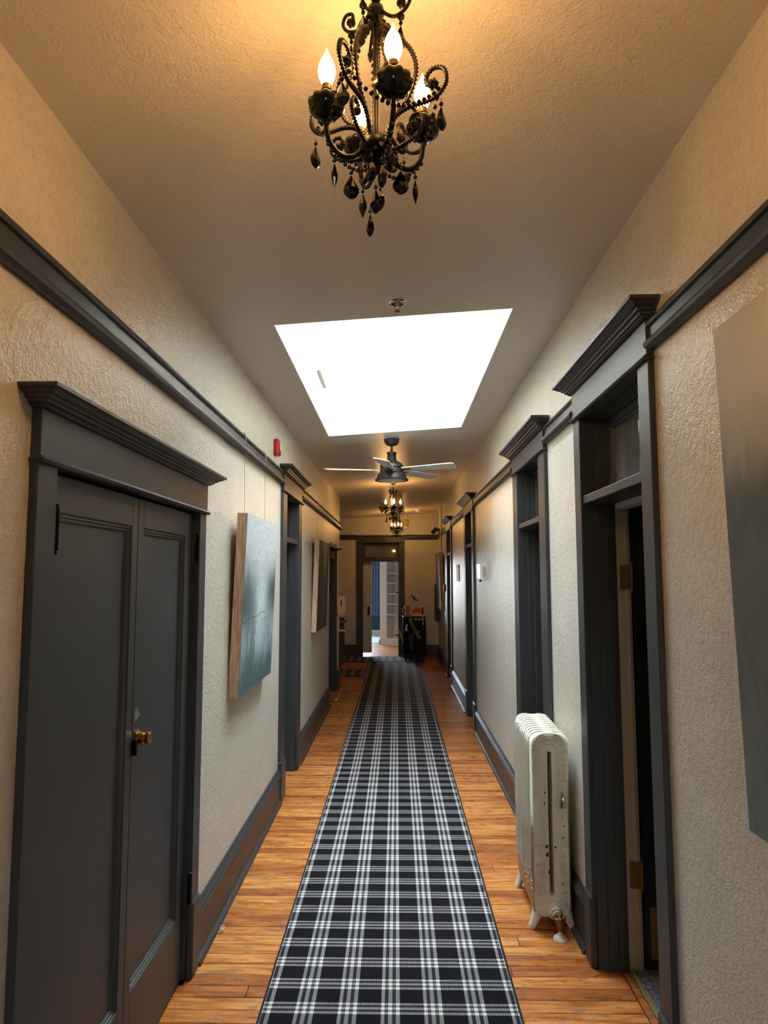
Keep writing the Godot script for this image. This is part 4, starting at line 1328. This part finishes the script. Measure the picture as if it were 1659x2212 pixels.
func build_fixtures() -> void:
	var b: B
	# red alarm high on the left wall
	var o := thing("fire_alarm", Vector3(LX, 2.64, -4.99))
	tag(o, "red fire alarm sounder high on the wall above the picture rail", "alarm")
	b = B.new()
	b.box(Vector3(0, -0.052, -0.062), Vector3(0.036, 0.062, 0.062), 0.008)
	part(b, "housing", M.red_plastic, o)
	b = B.new()
	b.box(Vector3(0.034, -0.02, -0.04), Vector3(0.044, 0.05, 0.005), 0.004)
	part(b, "strobe_lens", M.white_plastic, o)
	b = B.new()
	for k in 4: b.box(Vector3(0.034, -0.04 + k * 0.02, 0.014), Vector3(0.039, -0.03 + k * 0.02, 0.052), 0.002)
	part(b, "grille", M.red_lens, o)
	# thermostat under a clear guard
	o = thing("thermostat", Vector3(RX, 1.735, -6.80))
	tag(o, "small white thermostat under a clear plastic guard", "thermostat")
	b = B.new()
	b.box(Vector3(0, -0.085, -0.17), Vector3(-0.006, 0.085, 0.17), 0.002)
	part(b, "back_plate", M.white_plastic, o)
	b = B.new()
	b.box(Vector3(-0.006, -0.055, -0.03), Vector3(-0.034, 0.05, 0.06), 0.006)
	part(b, "control", M.white_plastic, o)
	b = B.new()
	for k in 7: b.box(Vector3(-0.006, -0.06 + k * 0.018, 0.08), Vector3(-0.03, -0.052 + k * 0.018, 0.15), 0.002)
	part(b, "vent_louvre", M.beige_plastic, o)
	b = B.new()
	b.frame([[-0.16, 0.16, -0.082, 0.082, 0.0], [-0.155, 0.155, -0.078, 0.078, 0.062], [-0.15, 0.15, -0.074, 0.074, 0.066], [0, 0, 0, 0, 0.066]], Vector3.ZERO, Vector3(0, 0, 1), Vector3(0, 1, 0), Vector3(-1, 0, 0))
	part(b, "clear_guard", M.clear_plastic, o)
	b = B.new(); b.t = Transform3D(Basis(), Vector3(-0.045, -0.09, 0.02))
	b.lathe([Vector2(0, -0.010), Vector2(0.012, -0.010), Vector2(0.012, 0.010), Vector2(0, 0.010)], 10)
	part(b, "lock", M.black_iron, o)
	# plaque
	o = thing("wall_plaque", Vector3(RX, 1.73, -9.70))
	tag(o, "narrow brass plaque between two dark doorways", "plaque")
	b = B.new()
	b.box(Vector3(0, -0.115, -0.20), Vector3(-0.012, 0.115, 0.20), 0.003)
	part(b, "plate", M.plaque_bronze, o)
	b = B.new()
	for s in [-1.0, 1.0]: b.ball(Vector3(-0.013, 0.095, s * 0.17), 0.006, 8, 5)
	part(b, "screw", M.brass, o)
	# red call point
	o = thing("alarm_pull", Vector3(RX, 1.475, -12.15))
	tag(o, "small red fire alarm pull station beside the far doorway", "alarm")
	b = B.new()
	b.box(Vector3(0, -0.06, -0.05), Vector3(-0.04, 0.06, 0.05), 0.006)
	part(b, "housing", M.red_plastic, o)
	b = B.new()
	b.box(Vector3(-0.038, -0.035, -0.035), Vector3(-0.05, -0.015, 0.035), 0.003)
	part(b, "pull_bar", M.white_plastic, o)
	# olive panel in the far corner
	o = thing("wall_panel", Vector3(RX, 1.14, -14.12))
	tag(o, "dark olive round cornered panel on the wall near the end corner", "panel")
	b = B.new()
	b.extrude(rounded(0.09, 0.75, 0.025), Vector3(-0.047, 0, -0.25), Vector3(1, 0, 0), Vector3(0, 1, 0), Vector3(0, 0, 0.5))
	part(b, "body", M.olive_paint, o)
	b = B.new()
	b.box(Vector3(-0.092, -0.30, -0.2), Vector3(-0.096, 0.30, 0.2), 0.001)
	part(b, "front_board", M.cabinet_paint, o)
	# black spotlight on the right hand rail
	o = thing("spotlight", Vector3(RX - 0.03, 2.565, -13.55))
	tag(o, "small black spotlight clamped on the picture rail", "lamp")
	b = B.new()
	b.box(Vector3(0.02, -0.01, -0.03), Vector3(-0.03, 0.06, 0.03), 0.006)
	b.tube([Vector3(-0.02, 0.05, 0), Vector3(-0.06, 0.05, 0.0)], 0.010, 8)
	part(b, "clamp", M.black_plastic, o)
	b = B.new(); b.t = Transform3D(Basis(Vector3(0, 0, 1), -0.75), Vector3(-0.085, 0.02, 0))
	b.lathe([Vector2(0, 0.065), Vector2(0.035, 0.060), Vector2(0.040, 0.040), Vector2(0.046, -0.075), Vector2(0.040, -0.078), Vector2(0.034, -0.060), Vector2(0, -0.055)], 16)
	part(b, "head", M.black_plastic, o)
	# conduit
	o = thing("conduit", Vector3(RX - 0.018, 0, -13.05))
	tag(o, "cream painted conduit rising from the brown edged painting to the ceiling", "conduit")
	b = B.new()
	b.tube([Vector3(0, 2.13, 0), Vector3(0, 3.02, 0)], 0.016, 8)
	part(b, "pipe", M.plaster, o)
	b = B.new()
	b.box(Vector3(0.018, 2.70, -0.035), Vector3(-0.018, 2.72, 0.035), 0.004)
	part(b, "clip", M.plaster, o)
	# smoke detector
	o = thing("smoke_detector", Vector3(0.45, ceil_y(0.45), -13.6))
	tag(o, "round white smoke detector on the ceiling before the end wall", "smoke detector")
	b = B.new()
	b.lathe([Vector2(0, -0.05), Vector2(0.035, -0.048), Vector2(0.05, -0.036), Vector2(0.07, -0.024), Vector2(0.075, 0), Vector2(0, 0)], 24)
	part(b, "body", M.white_plastic, o)
	b = B.new(); b.lathe([Vector2(0.052, -0.037), Vector2(0.056, -0.034), Vector2(0.06, -0.030)], 24)
	part(b, "vent_ring", M.black_plastic, o)
	# brown spot on the ceiling and hanging sign box
	o = thing("ceiling_spotlight", Vector3(-0.24, ceil_y(-0.24), -12.0))
	tag(o, "tan ceiling spotlight angled beside the middle chandelier", "lamp")
	b = B.new(); b.lathe([Vector2(0, -0.03), Vector2(0.03, -0.028), Vector2(0.045, 0), Vector2(0, 0)], 14)
	part(b, "base", M.beige_plastic, o)
	b = B.new(); b.t = Transform3D(Basis(Vector3(0, 0, 1), 0.7), Vector3(-0.02, -0.08, 0))
	b.lathe([Vector2(0, 0.06), Vector2(0.03, 0.055), Vector2(0.04, 0.02), Vector2(0.055, -0.06), Vector2(0.046, -0.05), Vector2(0, -0.03)], 16)
	part(b, "head", M.beige_plastic, o)
	o = thing("hanging_sign", Vector3(0.05, ceil_y(0.05), -11.2))
	tag(o, "white sign box hanging from the ceiling beside the middle chandelier", "sign")
	b = B.new()
	b.box(Vector3(-0.15, -0.28, -0.03), Vector3(0.08, -0.06, 0.03), 0.006)
	part(b, "box", M.white_plastic, o)
	b = B.new()
	b.box(Vector3(-0.11, -0.06, -0.03), Vector3(0.05, 0.0, 0.03), 0.004)
	part(b, "mount", M.white_plastic, o)
	# alarm light on the end wall
	o = thing("emergency_light", Vector3(0.19, 2.82, ZE))
	tag(o, "emergency light with a round yellowish lamp on the end wall", "lamp")
	b = B.new()
	b.box(Vector3(-0.035, -0.15, 0), Vector3(0.045, 0.02, 0.05), 0.008)
	b.box(Vector3(-0.03, 0.06, 0), Vector3(0.03, 0.20, 0.04), 0.006)
	part(b, "housing", M.white_plastic, o)
	b = B.new(); b.t = Transform3D(Basis(Vector3(1, 0, 0), PI / 2), Vector3(0, -0.01, 0.05))
	b.lathe([Vector2(0.058, -0.01), Vector2(0.064, 0.0), Vector2(0.062, 0.03), Vector2(0.055, 0.035), Vector2(0.05, 0.03), Vector2(0.03, 0.045), Vector2(0, 0.05)], 24)
	part(b, "round_lamp_lens", M.yellow_lens, o)
	# soap dispenser at the end of the left wall
	o = thing("soap_dispenser", Vector3(LX, 1.22, -10.55))
	tag(o, "pinkish white soap dispenser with a drip tray at the end of the wall", "dispenser")
	b = B.new()
	var prof := rounded(0.115, 0.29, 0.04)
	b.extrude(prof, Vector3(0.057, 0.02, -0.07), Vector3(1, 0, 0), Vector3(0, 1, 0), Vector3(0, 0, 0.14))
	part(b, "housing", M.pink_plastic, o)
	b = B.new()
	b.box(Vector3(0.042, 0.02, 0.068), Vector3(0.060, 0.11, 0.073), 0.001)
	part(b, "level_window", M.black_plastic, o)
	b = B.new()
	b.box(Vector3(0.0, -0.36, -0.03), Vector3(0.020, -0.10, 0.03), 0.004)
	b.box(Vector3(0.0, -0.37, -0.07), Vector3(0.125, -0.355, 0.07), 0.004)
	b.box(Vector3(0.112, -0.36, -0.07), Vector3(0.125, -0.33, 0.07), 0.003)
	part(b, "drip_tray", M.white_plastic, o)
	# loose cord and lint
	o = thing("cord_end", Vector3(-0.83, 0, -9.45))
	tag(o, "white cord end lying on the floor by the dark door opening", "cord")
	b = B.new()
	b.ball(Vector3(0, 0.02, 0), 0.022, 8, 6)
	b.box(Vector3(-0.015, 0.0, -0.03), Vector3(0.015, 0.03, 0.02), 0.006)
	part(b, "plug", M.white_plastic, o)
	b = B.new()
	b.tube(curve([Vector3(0, 0.012, 0), Vector3(0.02, 0.004, -0.4), Vector3(-0.005, 0.004, -1.0), Vector3(-0.01, 0.004, -1.6)], 24), 0.004, 5)
	part(b, "cable", M.pink_plastic, o)
	o = thing("lint", Vector3(-0.845, 0, -3.42))
	tag(o, "small tuft of white lint caught on the baseboard near the closet", "lint")
	var rr := RandomNumberGenerator.new(); rr.seed = 12
	b = B.new()
	for k in 7:
		var p := [Vector3(0, 0.006, 0)]
		for q in 4: p.append(p[-1] + Vector3(rr.randf_range(-0.010, 0.012), rr.randf_range(-0.002, 0.009), rr.randf_range(-0.012, 0.012)))
		b.tube(p, 0.0016, 4)
	part(b, "tuft", M.thread, o)

# ------------------------------------------------------------------ lobby cabinet and cleaning cart
func build_lobby() -> void:
	var b: B
	var o := thing("cabinet", Vector3(-1.20, 0, -13.0))
	tag(o, "dark green grey half height cabinet with an overhanging top in the lobby", "cabinet")
	b = B.new()
	b.box(Vector3(-0.35, 0.04, -0.40), Vector3(0.17, 0.80, 0.40), 0.006)
	part(b, "body", M.cabinet_paint, o)
	b = B.new()
	crown_box(b, Vector3(-0.35, 0.78, -0.42), Vector3(0.18, 0.835, 0.42), 0.05)
	part(b, "top", M.cabinet_paint, o)
	b = B.new()
	b.box(Vector3(-0.35, 0.835, -0.43), Vector3(0.17, 0.88, -0.38), 0.004)
	part(b, "backsplash", M.cabinet_paint, o)
	for s in [-1.0, 1.0]:
		b = B.new()
		b.frame([[s * 0.2 - 0.17, s * 0.2 + 0.17, 0.10, 0.74, 0.0], [s * 0.2 - 0.17, s * 0.2 + 0.17, 0.10, 0.74, 0.014], [s * 0.2 - 0.12, s * 0.2 + 0.12, 0.15, 0.69, 0.014], [s * 0.2 - 0.115, s * 0.2 + 0.115, 0.155, 0.685, 0.004], [s * 0.2, s * 0.2, 0.4, 0.4, 0.004]], Vector3(0.17, 0, 0), Vector3(0, 0, 1), Vector3(0, 1, 0), Vector3(1, 0, 0))
		var dr := part(b, "cabinet_door", M.cabinet_paint, o)
		b = B.new(); b.ball(Vector3(0.195, 0.45, s * 0.05), 0.013, 8, 6)
		part(b, "knob", M.black_iron, dr)
	for q in [[-0.33, -0.38], [0.15, -0.38], [-0.33, 0.38], [0.15, 0.38]]:
		b = B.new(); b.box(Vector3(q[0] - 0.02, 0, q[1] - 0.02), Vector3(q[0] + 0.02, 0.05, q[1] + 0.02), 0.003)
		part(b, "leg", M.cabinet_paint, o)
	# housekeeping cart
	var C := Vector3(0.345, 0.011, -13.85)
	o = thing("cleaning_cart", C)
	tag(o, "black fabric cleaning cart parked beside the end doorway", "cart")
	b = B.new()
	var rings := []
	for q in [[0.13, 0.225, 0.25], [0.30, 0.232, 0.26], [0.55, 0.235, 0.26], [0.75, 0.228, 0.255], [0.86, 0.205, 0.24]]:
		var ring := PackedVector3Array()
		for p in rounded(q[1] * 2, q[2] * 2, 0.07): ring.append(Vector3(p.x, q[0], p.y))
		rings.append(ring)
	b.loft(rings, true, true, true)
	part(b, "bag", M.black_cloth, o)
	b = B.new()
	b.box(Vector3(-0.22, 0.10, -0.27), Vector3(0.22, 0.135, 0.27), 0.01)
	part(b, "base_platform", M.black_plastic, o)
	for q in [[-0.17, 0.22], [0.17, 0.22], [-0.17, -0.22], [0.17, -0.22]]:
		b = B.new(); b.t = Transform3D(Basis(Vector3(0, 0, 1), PI / 2), Vector3(q[0], 0.05, q[1]))
		b.lathe([Vector2(0, -0.016), Vector2(0.045, -0.016), Vector2(0.050, -0.008), Vector2(0.050, 0.008), Vector2(0.045, 0.016), Vector2(0, 0.016)], 16)
		var wh := part(b, "wheel", M.black_plastic, o)
		b = B.new(); b.box(Vector3(q[0] - 0.024, 0.05, q[1] - 0.018), Vector3(q[0] + 0.024, 0.11, q[1] + 0.018), 0.004)
		part(b, "fork", M.black_plastic, wh)
	b = B.new()
	var rim := []
	for p in rounded(0.44, 0.50, 0.08): rim.append(Vector3(p.x, 0.865, p.y))
	rim.append(rim[0])
	b.tube(rim, 0.012, 8, false)
	part(b, "rim", M.black_plastic, o)
	b = B.new()
	for k in 5: b.box(Vector3(-0.10 + k * 0.055, 0.80, 0.228), Vector3(-0.058 + k * 0.055, 0.845, 0.252), 0.006)
	part(b, "clip", M.pale_cloth, o)
	b = B.new()                                     # front pocket
	b.box(Vector3(-0.16, 0.22, 0.252), Vector3(0.16, 0.50, 0.275), 0.010)
	part(b, "pocket", M.black_cloth, o)
	# what is on and in the cart
	var t := thing("tumbler", C + Vector3(-0.135, 0.880, 0.14))
	tag(t, "pink insulated tumbler with a handle standing on the cart", "tumbler")
	b = B.new(); b.lathe([Vector2(0, 0), Vector2(0.040, 0), Vector2(0.042, 0.05), Vector2(0.050, 0.07), Vector2(0.052, 0.19), Vector2(0.050, 0.195), Vector2(0, 0.197)], 18)
	part(b, "cup", M.pink_steel, t)
	b = B.new(); b.tube(curve([Vector3(-0.05, 0.165, 0), Vector3(-0.09, 0.16, 0), Vector3(-0.095, 0.10, 0), Vector3(-0.085, 0.06, 0), Vector3(-0.046, 0.062, 0)], 16), 0.009, 6)
	part(b, "handle", M.pink_steel, t)
	b = B.new(); b.lathe([Vector2(0.048, 0.196), Vector2(0.050, 0.205), Vector2(0.02, 0.212), Vector2(0, 0.212)], 14)
	b.tube([Vector3(0.01, 0.2, 0), Vector3(0.015, 0.25, 0)], 0.004, 6)
	part(b, "lid", M.chrome, t)
	t = thing("orange_cloth", C + Vector3(0.075, 0.880, 0.02))
	tag(t, "crumpled orange cleaning cloths heaped on the cart", "cloth")
	b = B.new()
	var nz := noise(91, 5.0, 3)
	heap(b, 0.125, 0.12, 0.17, nz)
	part(b, "heap", M.orange_cloth, t)
	t = thing("white_towel", C + Vector3(0.07, 0.880, 0.195))
	tag(t, "white folded towel along the front rim of the cart", "towel")
	b = B.new()
	heap(b, 0.14, 0.05, 0.06, noise(92, 7.0, 2))
	part(b, "folds", M.pale_cloth, t)
	t = thing("squeegee", C + Vector3(-0.03, 0.880, -0.13))
	tag(t, "white handled squeegee with a dark blade sticking up from the cart", "squeegee")
	b = B.new(); b.tube([Vector3(-0.02, 0, 0), Vector3(0.03, 0.30, 0)], 0.011, 8)
	part(b, "handle", M.white_plastic, t)
	b = B.new(); b.tube([Vector3(-0.03, 0.40, 0), Vector3(0.03, 0.36, 0.0), Vector3(0.11, 0.285, 0)], [0.012, 0.017, 0.012], 8)
	b.tube([Vector3(0.03, 0.29, 0), Vector3(0.04, 0.36, 0)], 0.012, 6)
	part(b, "blade", M.deep_blue, t)
	t = thing("scrub_brush", C + Vector3(0.165, 0.62, 0.285))
	tag(t, "blue and white scrub brush hanging upright on the cart side", "brush")
	b = B.new(); b.tube([Vector3(0, 0.0, 0), Vector3(0.005, 0.10, 0)], [0.017, 0.020], 8)
	part(b, "bristles", M.blue_plastic, t)
	b = B.new(); b.tube([Vector3(0.005, 0.10, 0), Vector3(0.0, 0.32, 0)], 0.011, 8)
	part(b, "shaft", M.white_plastic, t)
	b = B.new(); b.tube([Vector3(0.0, 0.30, 0), Vector3(-0.004, 0.44, 0)], [0.016, 0.010], 8)
	part(b, "grip", M.deep_blue, t)
	t = thing("duster", C + Vector3(-0.075, 0.78, 0.283))
	tag(t, "flat grey microfibre duster hanging slantwise down the cart front", "duster")
	b = B.new(); b.t = Transform3D(Basis(Vector3(0, 0, 1), 0.50), Vector3.ZERO)
	b.box(Vector3(-0.035, -0.38, 0), Vector3(0.035, 0.02, 0.03), 0.012)
	part(b, "pad", M.mop_cloth, t)
	b = B.new(); b.tube(curve([Vector3(-0.06, 0.06, 0), Vector3(0.0, 0.09, 0.01), Vector3(0.05, 0.06, 0.01), Vector3(0.04, 0.0, 0.01)], 12), 0.013, 6)
	part(b, "hook", M.black_plastic, t)
	t = thing("spray_bottle", C + Vector3(-0.16, 0.60, 0.30))
	tag(t, "white spray bottle hooked on the upper front of the cart", "bottle")
	b = B.new(); b.lathe([Vector2(0, 0), Vector2(0.034, 0.0), Vector2(0.036, 0.02), Vector2(0.022, 0.06), Vector2(0.016, 0.10), Vector2(0, 0.10)], 12)
	part(b, "bottle", M.white_plastic, t)
	b = B.new(); b.box(Vector3(-0.012, 0.10, -0.012), Vector3(0.03, 0.125, 0.012), 0.004)
	part(b, "trigger_head", M.white_plastic, t)
	t = thing("dust_pan", C + Vector3(-0.065, 0.24, 0.292))
	tag(t, "blue dustpan with a pale handle hanging on the cart front", "dustpan")
	b = B.new(); b.box(Vector3(-0.055, 0.16, -0.008), Vector3(0.055, 0.30, 0.010), 0.006)
	part(b, "pan", M.deep_blue, t)
	b = B.new(); b.tube([Vector3(0, 0.17, 0.01), Vector3(0.006, 0.0, 0.012)], [0.013, 0.018], 8)
	part(b, "handle", M.pale_blue, t)
	t = thing("hand_broom", C + Vector3(-0.27, 0.40, 0.265))
	tag(t, "yellow handled brush leaning at the side of the cart", "brush")
	b = B.new(); b.tube([Vector3(-0.03, 0.24, 0), Vector3(-0.01, 0.15, 0.01), Vector3(0.05, 0.0, 0.02)], [0.016, 0.020, 0.008], 8)
	part(b, "stick", M.yellow_plastic, t)
	t = thing("cart_tag", C + Vector3(0.09, 0.58, 0.262))
	tag(t, "small pink and white tag on the black cart bag", "tag")
	b = B.new(); b.tube(curve([Vector3(-0.03, 0.02, 0), Vector3(0, 0.0, 0.004), Vector3(0.03, 0.015, 0)], 8), 0.008, 6)
	part(b, "ribbon", M.pink_steel, t)

func crown_box(b: B, lo: Vector3, hi: Vector3, e: float) -> void:
	var rings := []
	for q in [[0.0, 0.0], [0.3, 0.5], [0.55, 0.6], [0.6, 1.0], [1.0, 1.0]]:
		var y := lerpf(lo.y, hi.y, q[0]); var p: float = e * q[1]
		rings.append(PackedVector3Array([Vector3(lo.x, y, lo.z - p), Vector3(hi.x + p, y, lo.z - p), Vector3(hi.x + p, y, hi.z + p), Vector3(lo.x, y, hi.z + p)]))
	b.loft(rings)

func heap(b: B, rx: float, rz: float, h: float, f: FastNoiseLite) -> void:
	var n := 14
	var P := func(i: int, j: int) -> Vector3:
		var u := -1.0 + 2.0 * i / n; var v := -1.0 + 2.0 * j / n
		var k := maxf(0.0, 1.0 - pow(absf(u), 3.0)) * maxf(0.0, 1.0 - pow(absf(v), 3.0))
		return Vector3(u * rx, 0.002 + h * k * (0.65 + 0.8 * absf(f.get_noise_2d(u * 0.9 + v * 0.6, v * 0.35))), v * rz)
	for i in n:
		for j in n:
			b.quad(P.call(i, j), P.call(i + 1, j), P.call(i + 1, j + 1), P.call(i, j + 1), Vector3(0, -1, 0))
	b.quad(P.call(0, 0), P.call(n, 0), P.call(n, n), P.call(0, n), Vector3(0, 1, 0))

# ------------------------------------------------------------------ the room beyond the end doorway
func build_bedroom() -> void:
	var zf := ZE - 0.17; var zb := -19.4
	var b := B.new()
	b.box(Vector3(-2.9, 0, zf), Vector3(-2.7, 3.1, zb))
	b.box(Vector3(1.7, 0, zf), Vector3(1.9, 3.1, zb))
	tag(part(b, "wall_bedroom_sides", M.white_paint), "white side walls of the room beyond the end doorway", "wall", "", "structure")
	b = B.new()                                     # back wall with a window beside the curtain
	b.box(Vector3(-2.9, 0, zb), Vector3(-2.6, 3.1, zb - 0.2))
	b.box(Vector3(-2.6, 0, zb), Vector3(-0.78, 0.5, zb - 0.2))
	b.box(Vector3(-2.6, 2.5, zb), Vector3(-0.78, 3.1, zb - 0.2))
	b.box(Vector3(-0.78, 0, zb), Vector3(1.9, 3.1, zb - 0.2))
	tag(part(b, "wall_bedroom_back", M.navy_wall), "navy back wall of the room beyond the end doorway", "wall", "", "structure")
	var win := thing("window_2", Vector3(-1.69, 0.5, zb))
	tag(win, "daylit window of the far room hidden behind the sliding door", "window", "", "structure")
	b = B.new()
	b.frame([[-0.91, 0.91, 0, 2.0, 0.02], [-0.84, 0.84, 0.07, 1.93, 0.02], [-0.84, 0.84, 0.07, 1.93, -0.06]], Vector3.ZERO, Vector3(1, 0, 0), Vector3(0, 1, 0), Vector3(0, 0, 1))
	b.box(Vector3(-0.86, 0.98, -0.06), Vector3(0.86, 1.03, -0.02), 0.004)
	part(b, "window_frame", M.white_paint, win)
	b = B.new()
	b.box(Vector3(-0.86, 0.05, -0.045), Vector3(0.86, 1.95, -0.04))
	part(b, "pane", M.pane_glass, win)
	b = B.new()
	b.box(Vector3(-2.7, 0, zb), Vector3(1.7, 0.17, zb + 0.02), 0.004)
	tag(part(b, "baseboard_bedroom", M.white_paint), "white baseboard under the blue curtain", "baseboard", "", "structure")
	var c := thing("curtain", Vector3(-0.62, 0.55, zb + 0.09))
	tag(c, "long blue curtain hanging in the room beyond the end doorway", "curtain")
	b = B.new()
	var n := 60
	var P := func(i: int, y: float, back: float) -> Vector3:
		var f := float(i) / n
		return Vector3(-0.16 + 0.52 * f, y, 0.030 * sin(f * 44.0) * (1.0 - 0.2 * y / 1.9) - back)
	for i in n:
		for e in [0.0, 0.004]:
			b.quad(P.call(i, 0.0, e), P.call(i + 1, 0.0, e), P.call(i + 1, 1.95, e), P.call(i, 1.95, e))
	part(b, "cloth", M.curtain_blue, c)
	b = B.new()
	b.tube([Vector3(-1.5, 1.96, 0.0), Vector3(0.45, 1.96, 0.0)], 0.014, 8)
	part(b, "rod", M.black_iron, c)
	var rg := thing("bedroom_rug", Vector3(-0.9, 0, -18.3))
	tag(rg, "pale blue rug on the floor of the far room", "rug")
	b = B.new()
	b.box(Vector3(-1.2, 0.001, -0.95), Vector3(0.46, 0.014, 0.95), 0.004)
	part(b, "pile", M.rug_blue, rg)
	for s in [-1.0, 1.0]:
		b = B.new(); b.box(Vector3(-1.2, 0.001, s * 0.95), Vector3(0.46, 0.010, s * 1.0), 0.002)
		part(b, "fringe", M.pale_cloth, rg)
	# built-in shelves set at an angle
	var o := thing("bookcase", Vector3(-0.42, 0, -17.05), deg_to_rad(-43.0))
	tag(o, "white built in bookcase seen through the end doorway", "bookcase")
	var W := 1.25; var D := 0.26; var s0 := 0.235
	b = B.new()
	b.box(Vector3(0, 0, -D), Vector3(s0, 2.5, 0), 0.003)
	b.box(Vector3(W - 0.2, 0, -D), Vector3(W, 2.5, 0), 0.003)
	b.box(Vector3(s0, 0, -D - 0.02), Vector3(W - 0.2, 2.5, -D))
	b.box(Vector3(s0, 0, -D), Vector3(W - 0.2, 0.17, 0), 0.003)
	b.box(Vector3(s0, 2.2, -D), Vector3(W - 0.2, 2.5, 0), 0.003)
	part(b, "carcass", M.white_paint, o)
	var hs := [0.17, 0.745, 1.0, 1.255, 1.515, 1.755]
	for y in hs.slice(1):
		b = B.new(); b.box(Vector3(s0, y - 0.02, -D), Vector3(W - 0.2, y, -0.004), 0.002)
		part(b, "shelf", M.white_paint, o)
	b = B.new(); b.box(Vector3(-0.012, 0, -D), Vector3(0.0, 0.12, 0.012), 0.002)
	part(b, "corner_block", M.black_iron, o)
	var T := o.transform
	var its := [[1.755, "photo_frame", "small dark picture frame on the upper bookcase shelf", "picture frame", 0.10, 0.14, 0.012, M.book_dark], [1.515, "ornament", "small dark ornament on the second bookcase shelf", "ornament", 0.09, 0.07, 0.05, M.book_dark], [1.255, "figurine", "reddish figurine on the middle bookcase shelf", "figurine", 0.06, 0.12, 0.05, M.book_red], [1.0, "clock", "small dark box clock on the lower middle shelf", "clock", 0.11, 0.115, 0.06, M.book_dark], [0.745, "book", "dark red book standing on the low bookcase shelf", "book", 0.10, 0.12, 0.03, M.book_red]]
	for q in its:
		var it := thing(q[1], T * Vector3(0.585, q[0], -0.12), deg_to_rad(-43.0))
		tag(it, q[2], q[3])
		b = B.new(); b.box(Vector3(-q[4] / 2, 0, -q[6] / 2), Vector3(q[4] / 2, q[5], q[6] / 2), 0.006)
		part(b, "body", q[7], it)
		b = B.new()
		if q[1] == "figurine":
			b.ball(Vector3(0, 0.14, 0), 0.024, 8, 6)
			part(b, "head", M.book_dark, it)
			b = B.new()
			b.box(Vector3(-0.11, 0, -0.05), Vector3(0.05, 0.03, 0.05), 0.006)
			part(b, "base", M.book_dark, it)
		else:
			b.box(Vector3(-q[4] * 0.35, q[5] * 0.15, q[6] / 2), Vector3(q[4] * 0.35, q[5] * 0.85, q[6] / 2 + 0.002))
			part(b, "face", M.paper if q[1] in ["photo_frame", "ornament"] else M.book_dark, it)
	var pg := thing("print_card", T * Vector3(0.46, 0.17, -0.10), deg_to_rad(-43.0))
	tag(pg, "pale printed card leaning on the bottom bookcase shelf", "card")
	b = B.new(); b.t = Transform3D(Basis(Vector3(1, 0, 0), -0.2), Vector3.ZERO)
	b.box(Vector3(-0.10, 0.0, -0.004), Vector3(0.10, 0.29, 0.0))
	part(b, "card", M.paper, pg)
	b = B.new(); b.t = Transform3D(Basis(Vector3(1, 0, 0), -0.2), Vector3.ZERO)
	b.box(Vector3(-0.05, 0.05, 0.0), Vector3(0.06, 0.085, 0.001))
	b.box(Vector3(-0.03, 0.085, 0.0), Vector3(0.03, 0.11, 0.001))
	part(b, "drawing", M.ink, pg)
	for k in 4:
		b = B.new(); b.t = Transform3D(Basis(Vector3(1, 0, 0), -0.2), Vector3.ZERO)
		b.box(Vector3(-0.06 + k * 0.035, 0.185, 0.0), Vector3(-0.045 + k * 0.035, 0.20, 0.001))
		part(b, "print_mark", M.ink, pg)

# ------------------------------------------------------------------ assemble
func _ready() -> void:
	rng.seed = 1
	view_and_light()
	make_materials()
	build_shell()
	build_floor()
	build_rails()
	build_baseboards()
	build_doors()
	build_bedroom()
	runner("runner_rug", "long black and white plaid runner down the middle of the hallway", -0.535, 0.474, ZB - 0.2, -13.55, false)
	runner("runner_rug", "short plaid runner turning left before the lobby cabinet", -2.6, -0.575, -11.68, -12.58, true)
	runner("runner_rug", "short plaid runner turning left along the end wall", -2.6, 0.474, -13.57, -14.46, true)
	make_radiator()
	build_paintings()
	var ch := make_chandelier()
	ch.position = Vector3(-0.039, ceil_y(-0.039), -1.292)
	ch.rotation.y = -1.212
	tag(ch, "black beaded chandelier hanging before the skylight with flame bulbs lit", "chandelier", "black chandeliers along the hallway")
	var c2 := copy(ch, Vector3(-0.045, ceil_y(-0.045), -9.25), 0.1)
	c2.set_meta("label", "black chandelier hanging just beyond the ceiling fan")
	var c3 := copy(ch, Vector3(0.0, ceil_y(0), -13.45), 0.35)
	c3.set_meta("label", "black chandelier hanging in front of the end doorway")
	make_fan()
	make_sprinkler()
	build_fixtures()
	build_lobby()
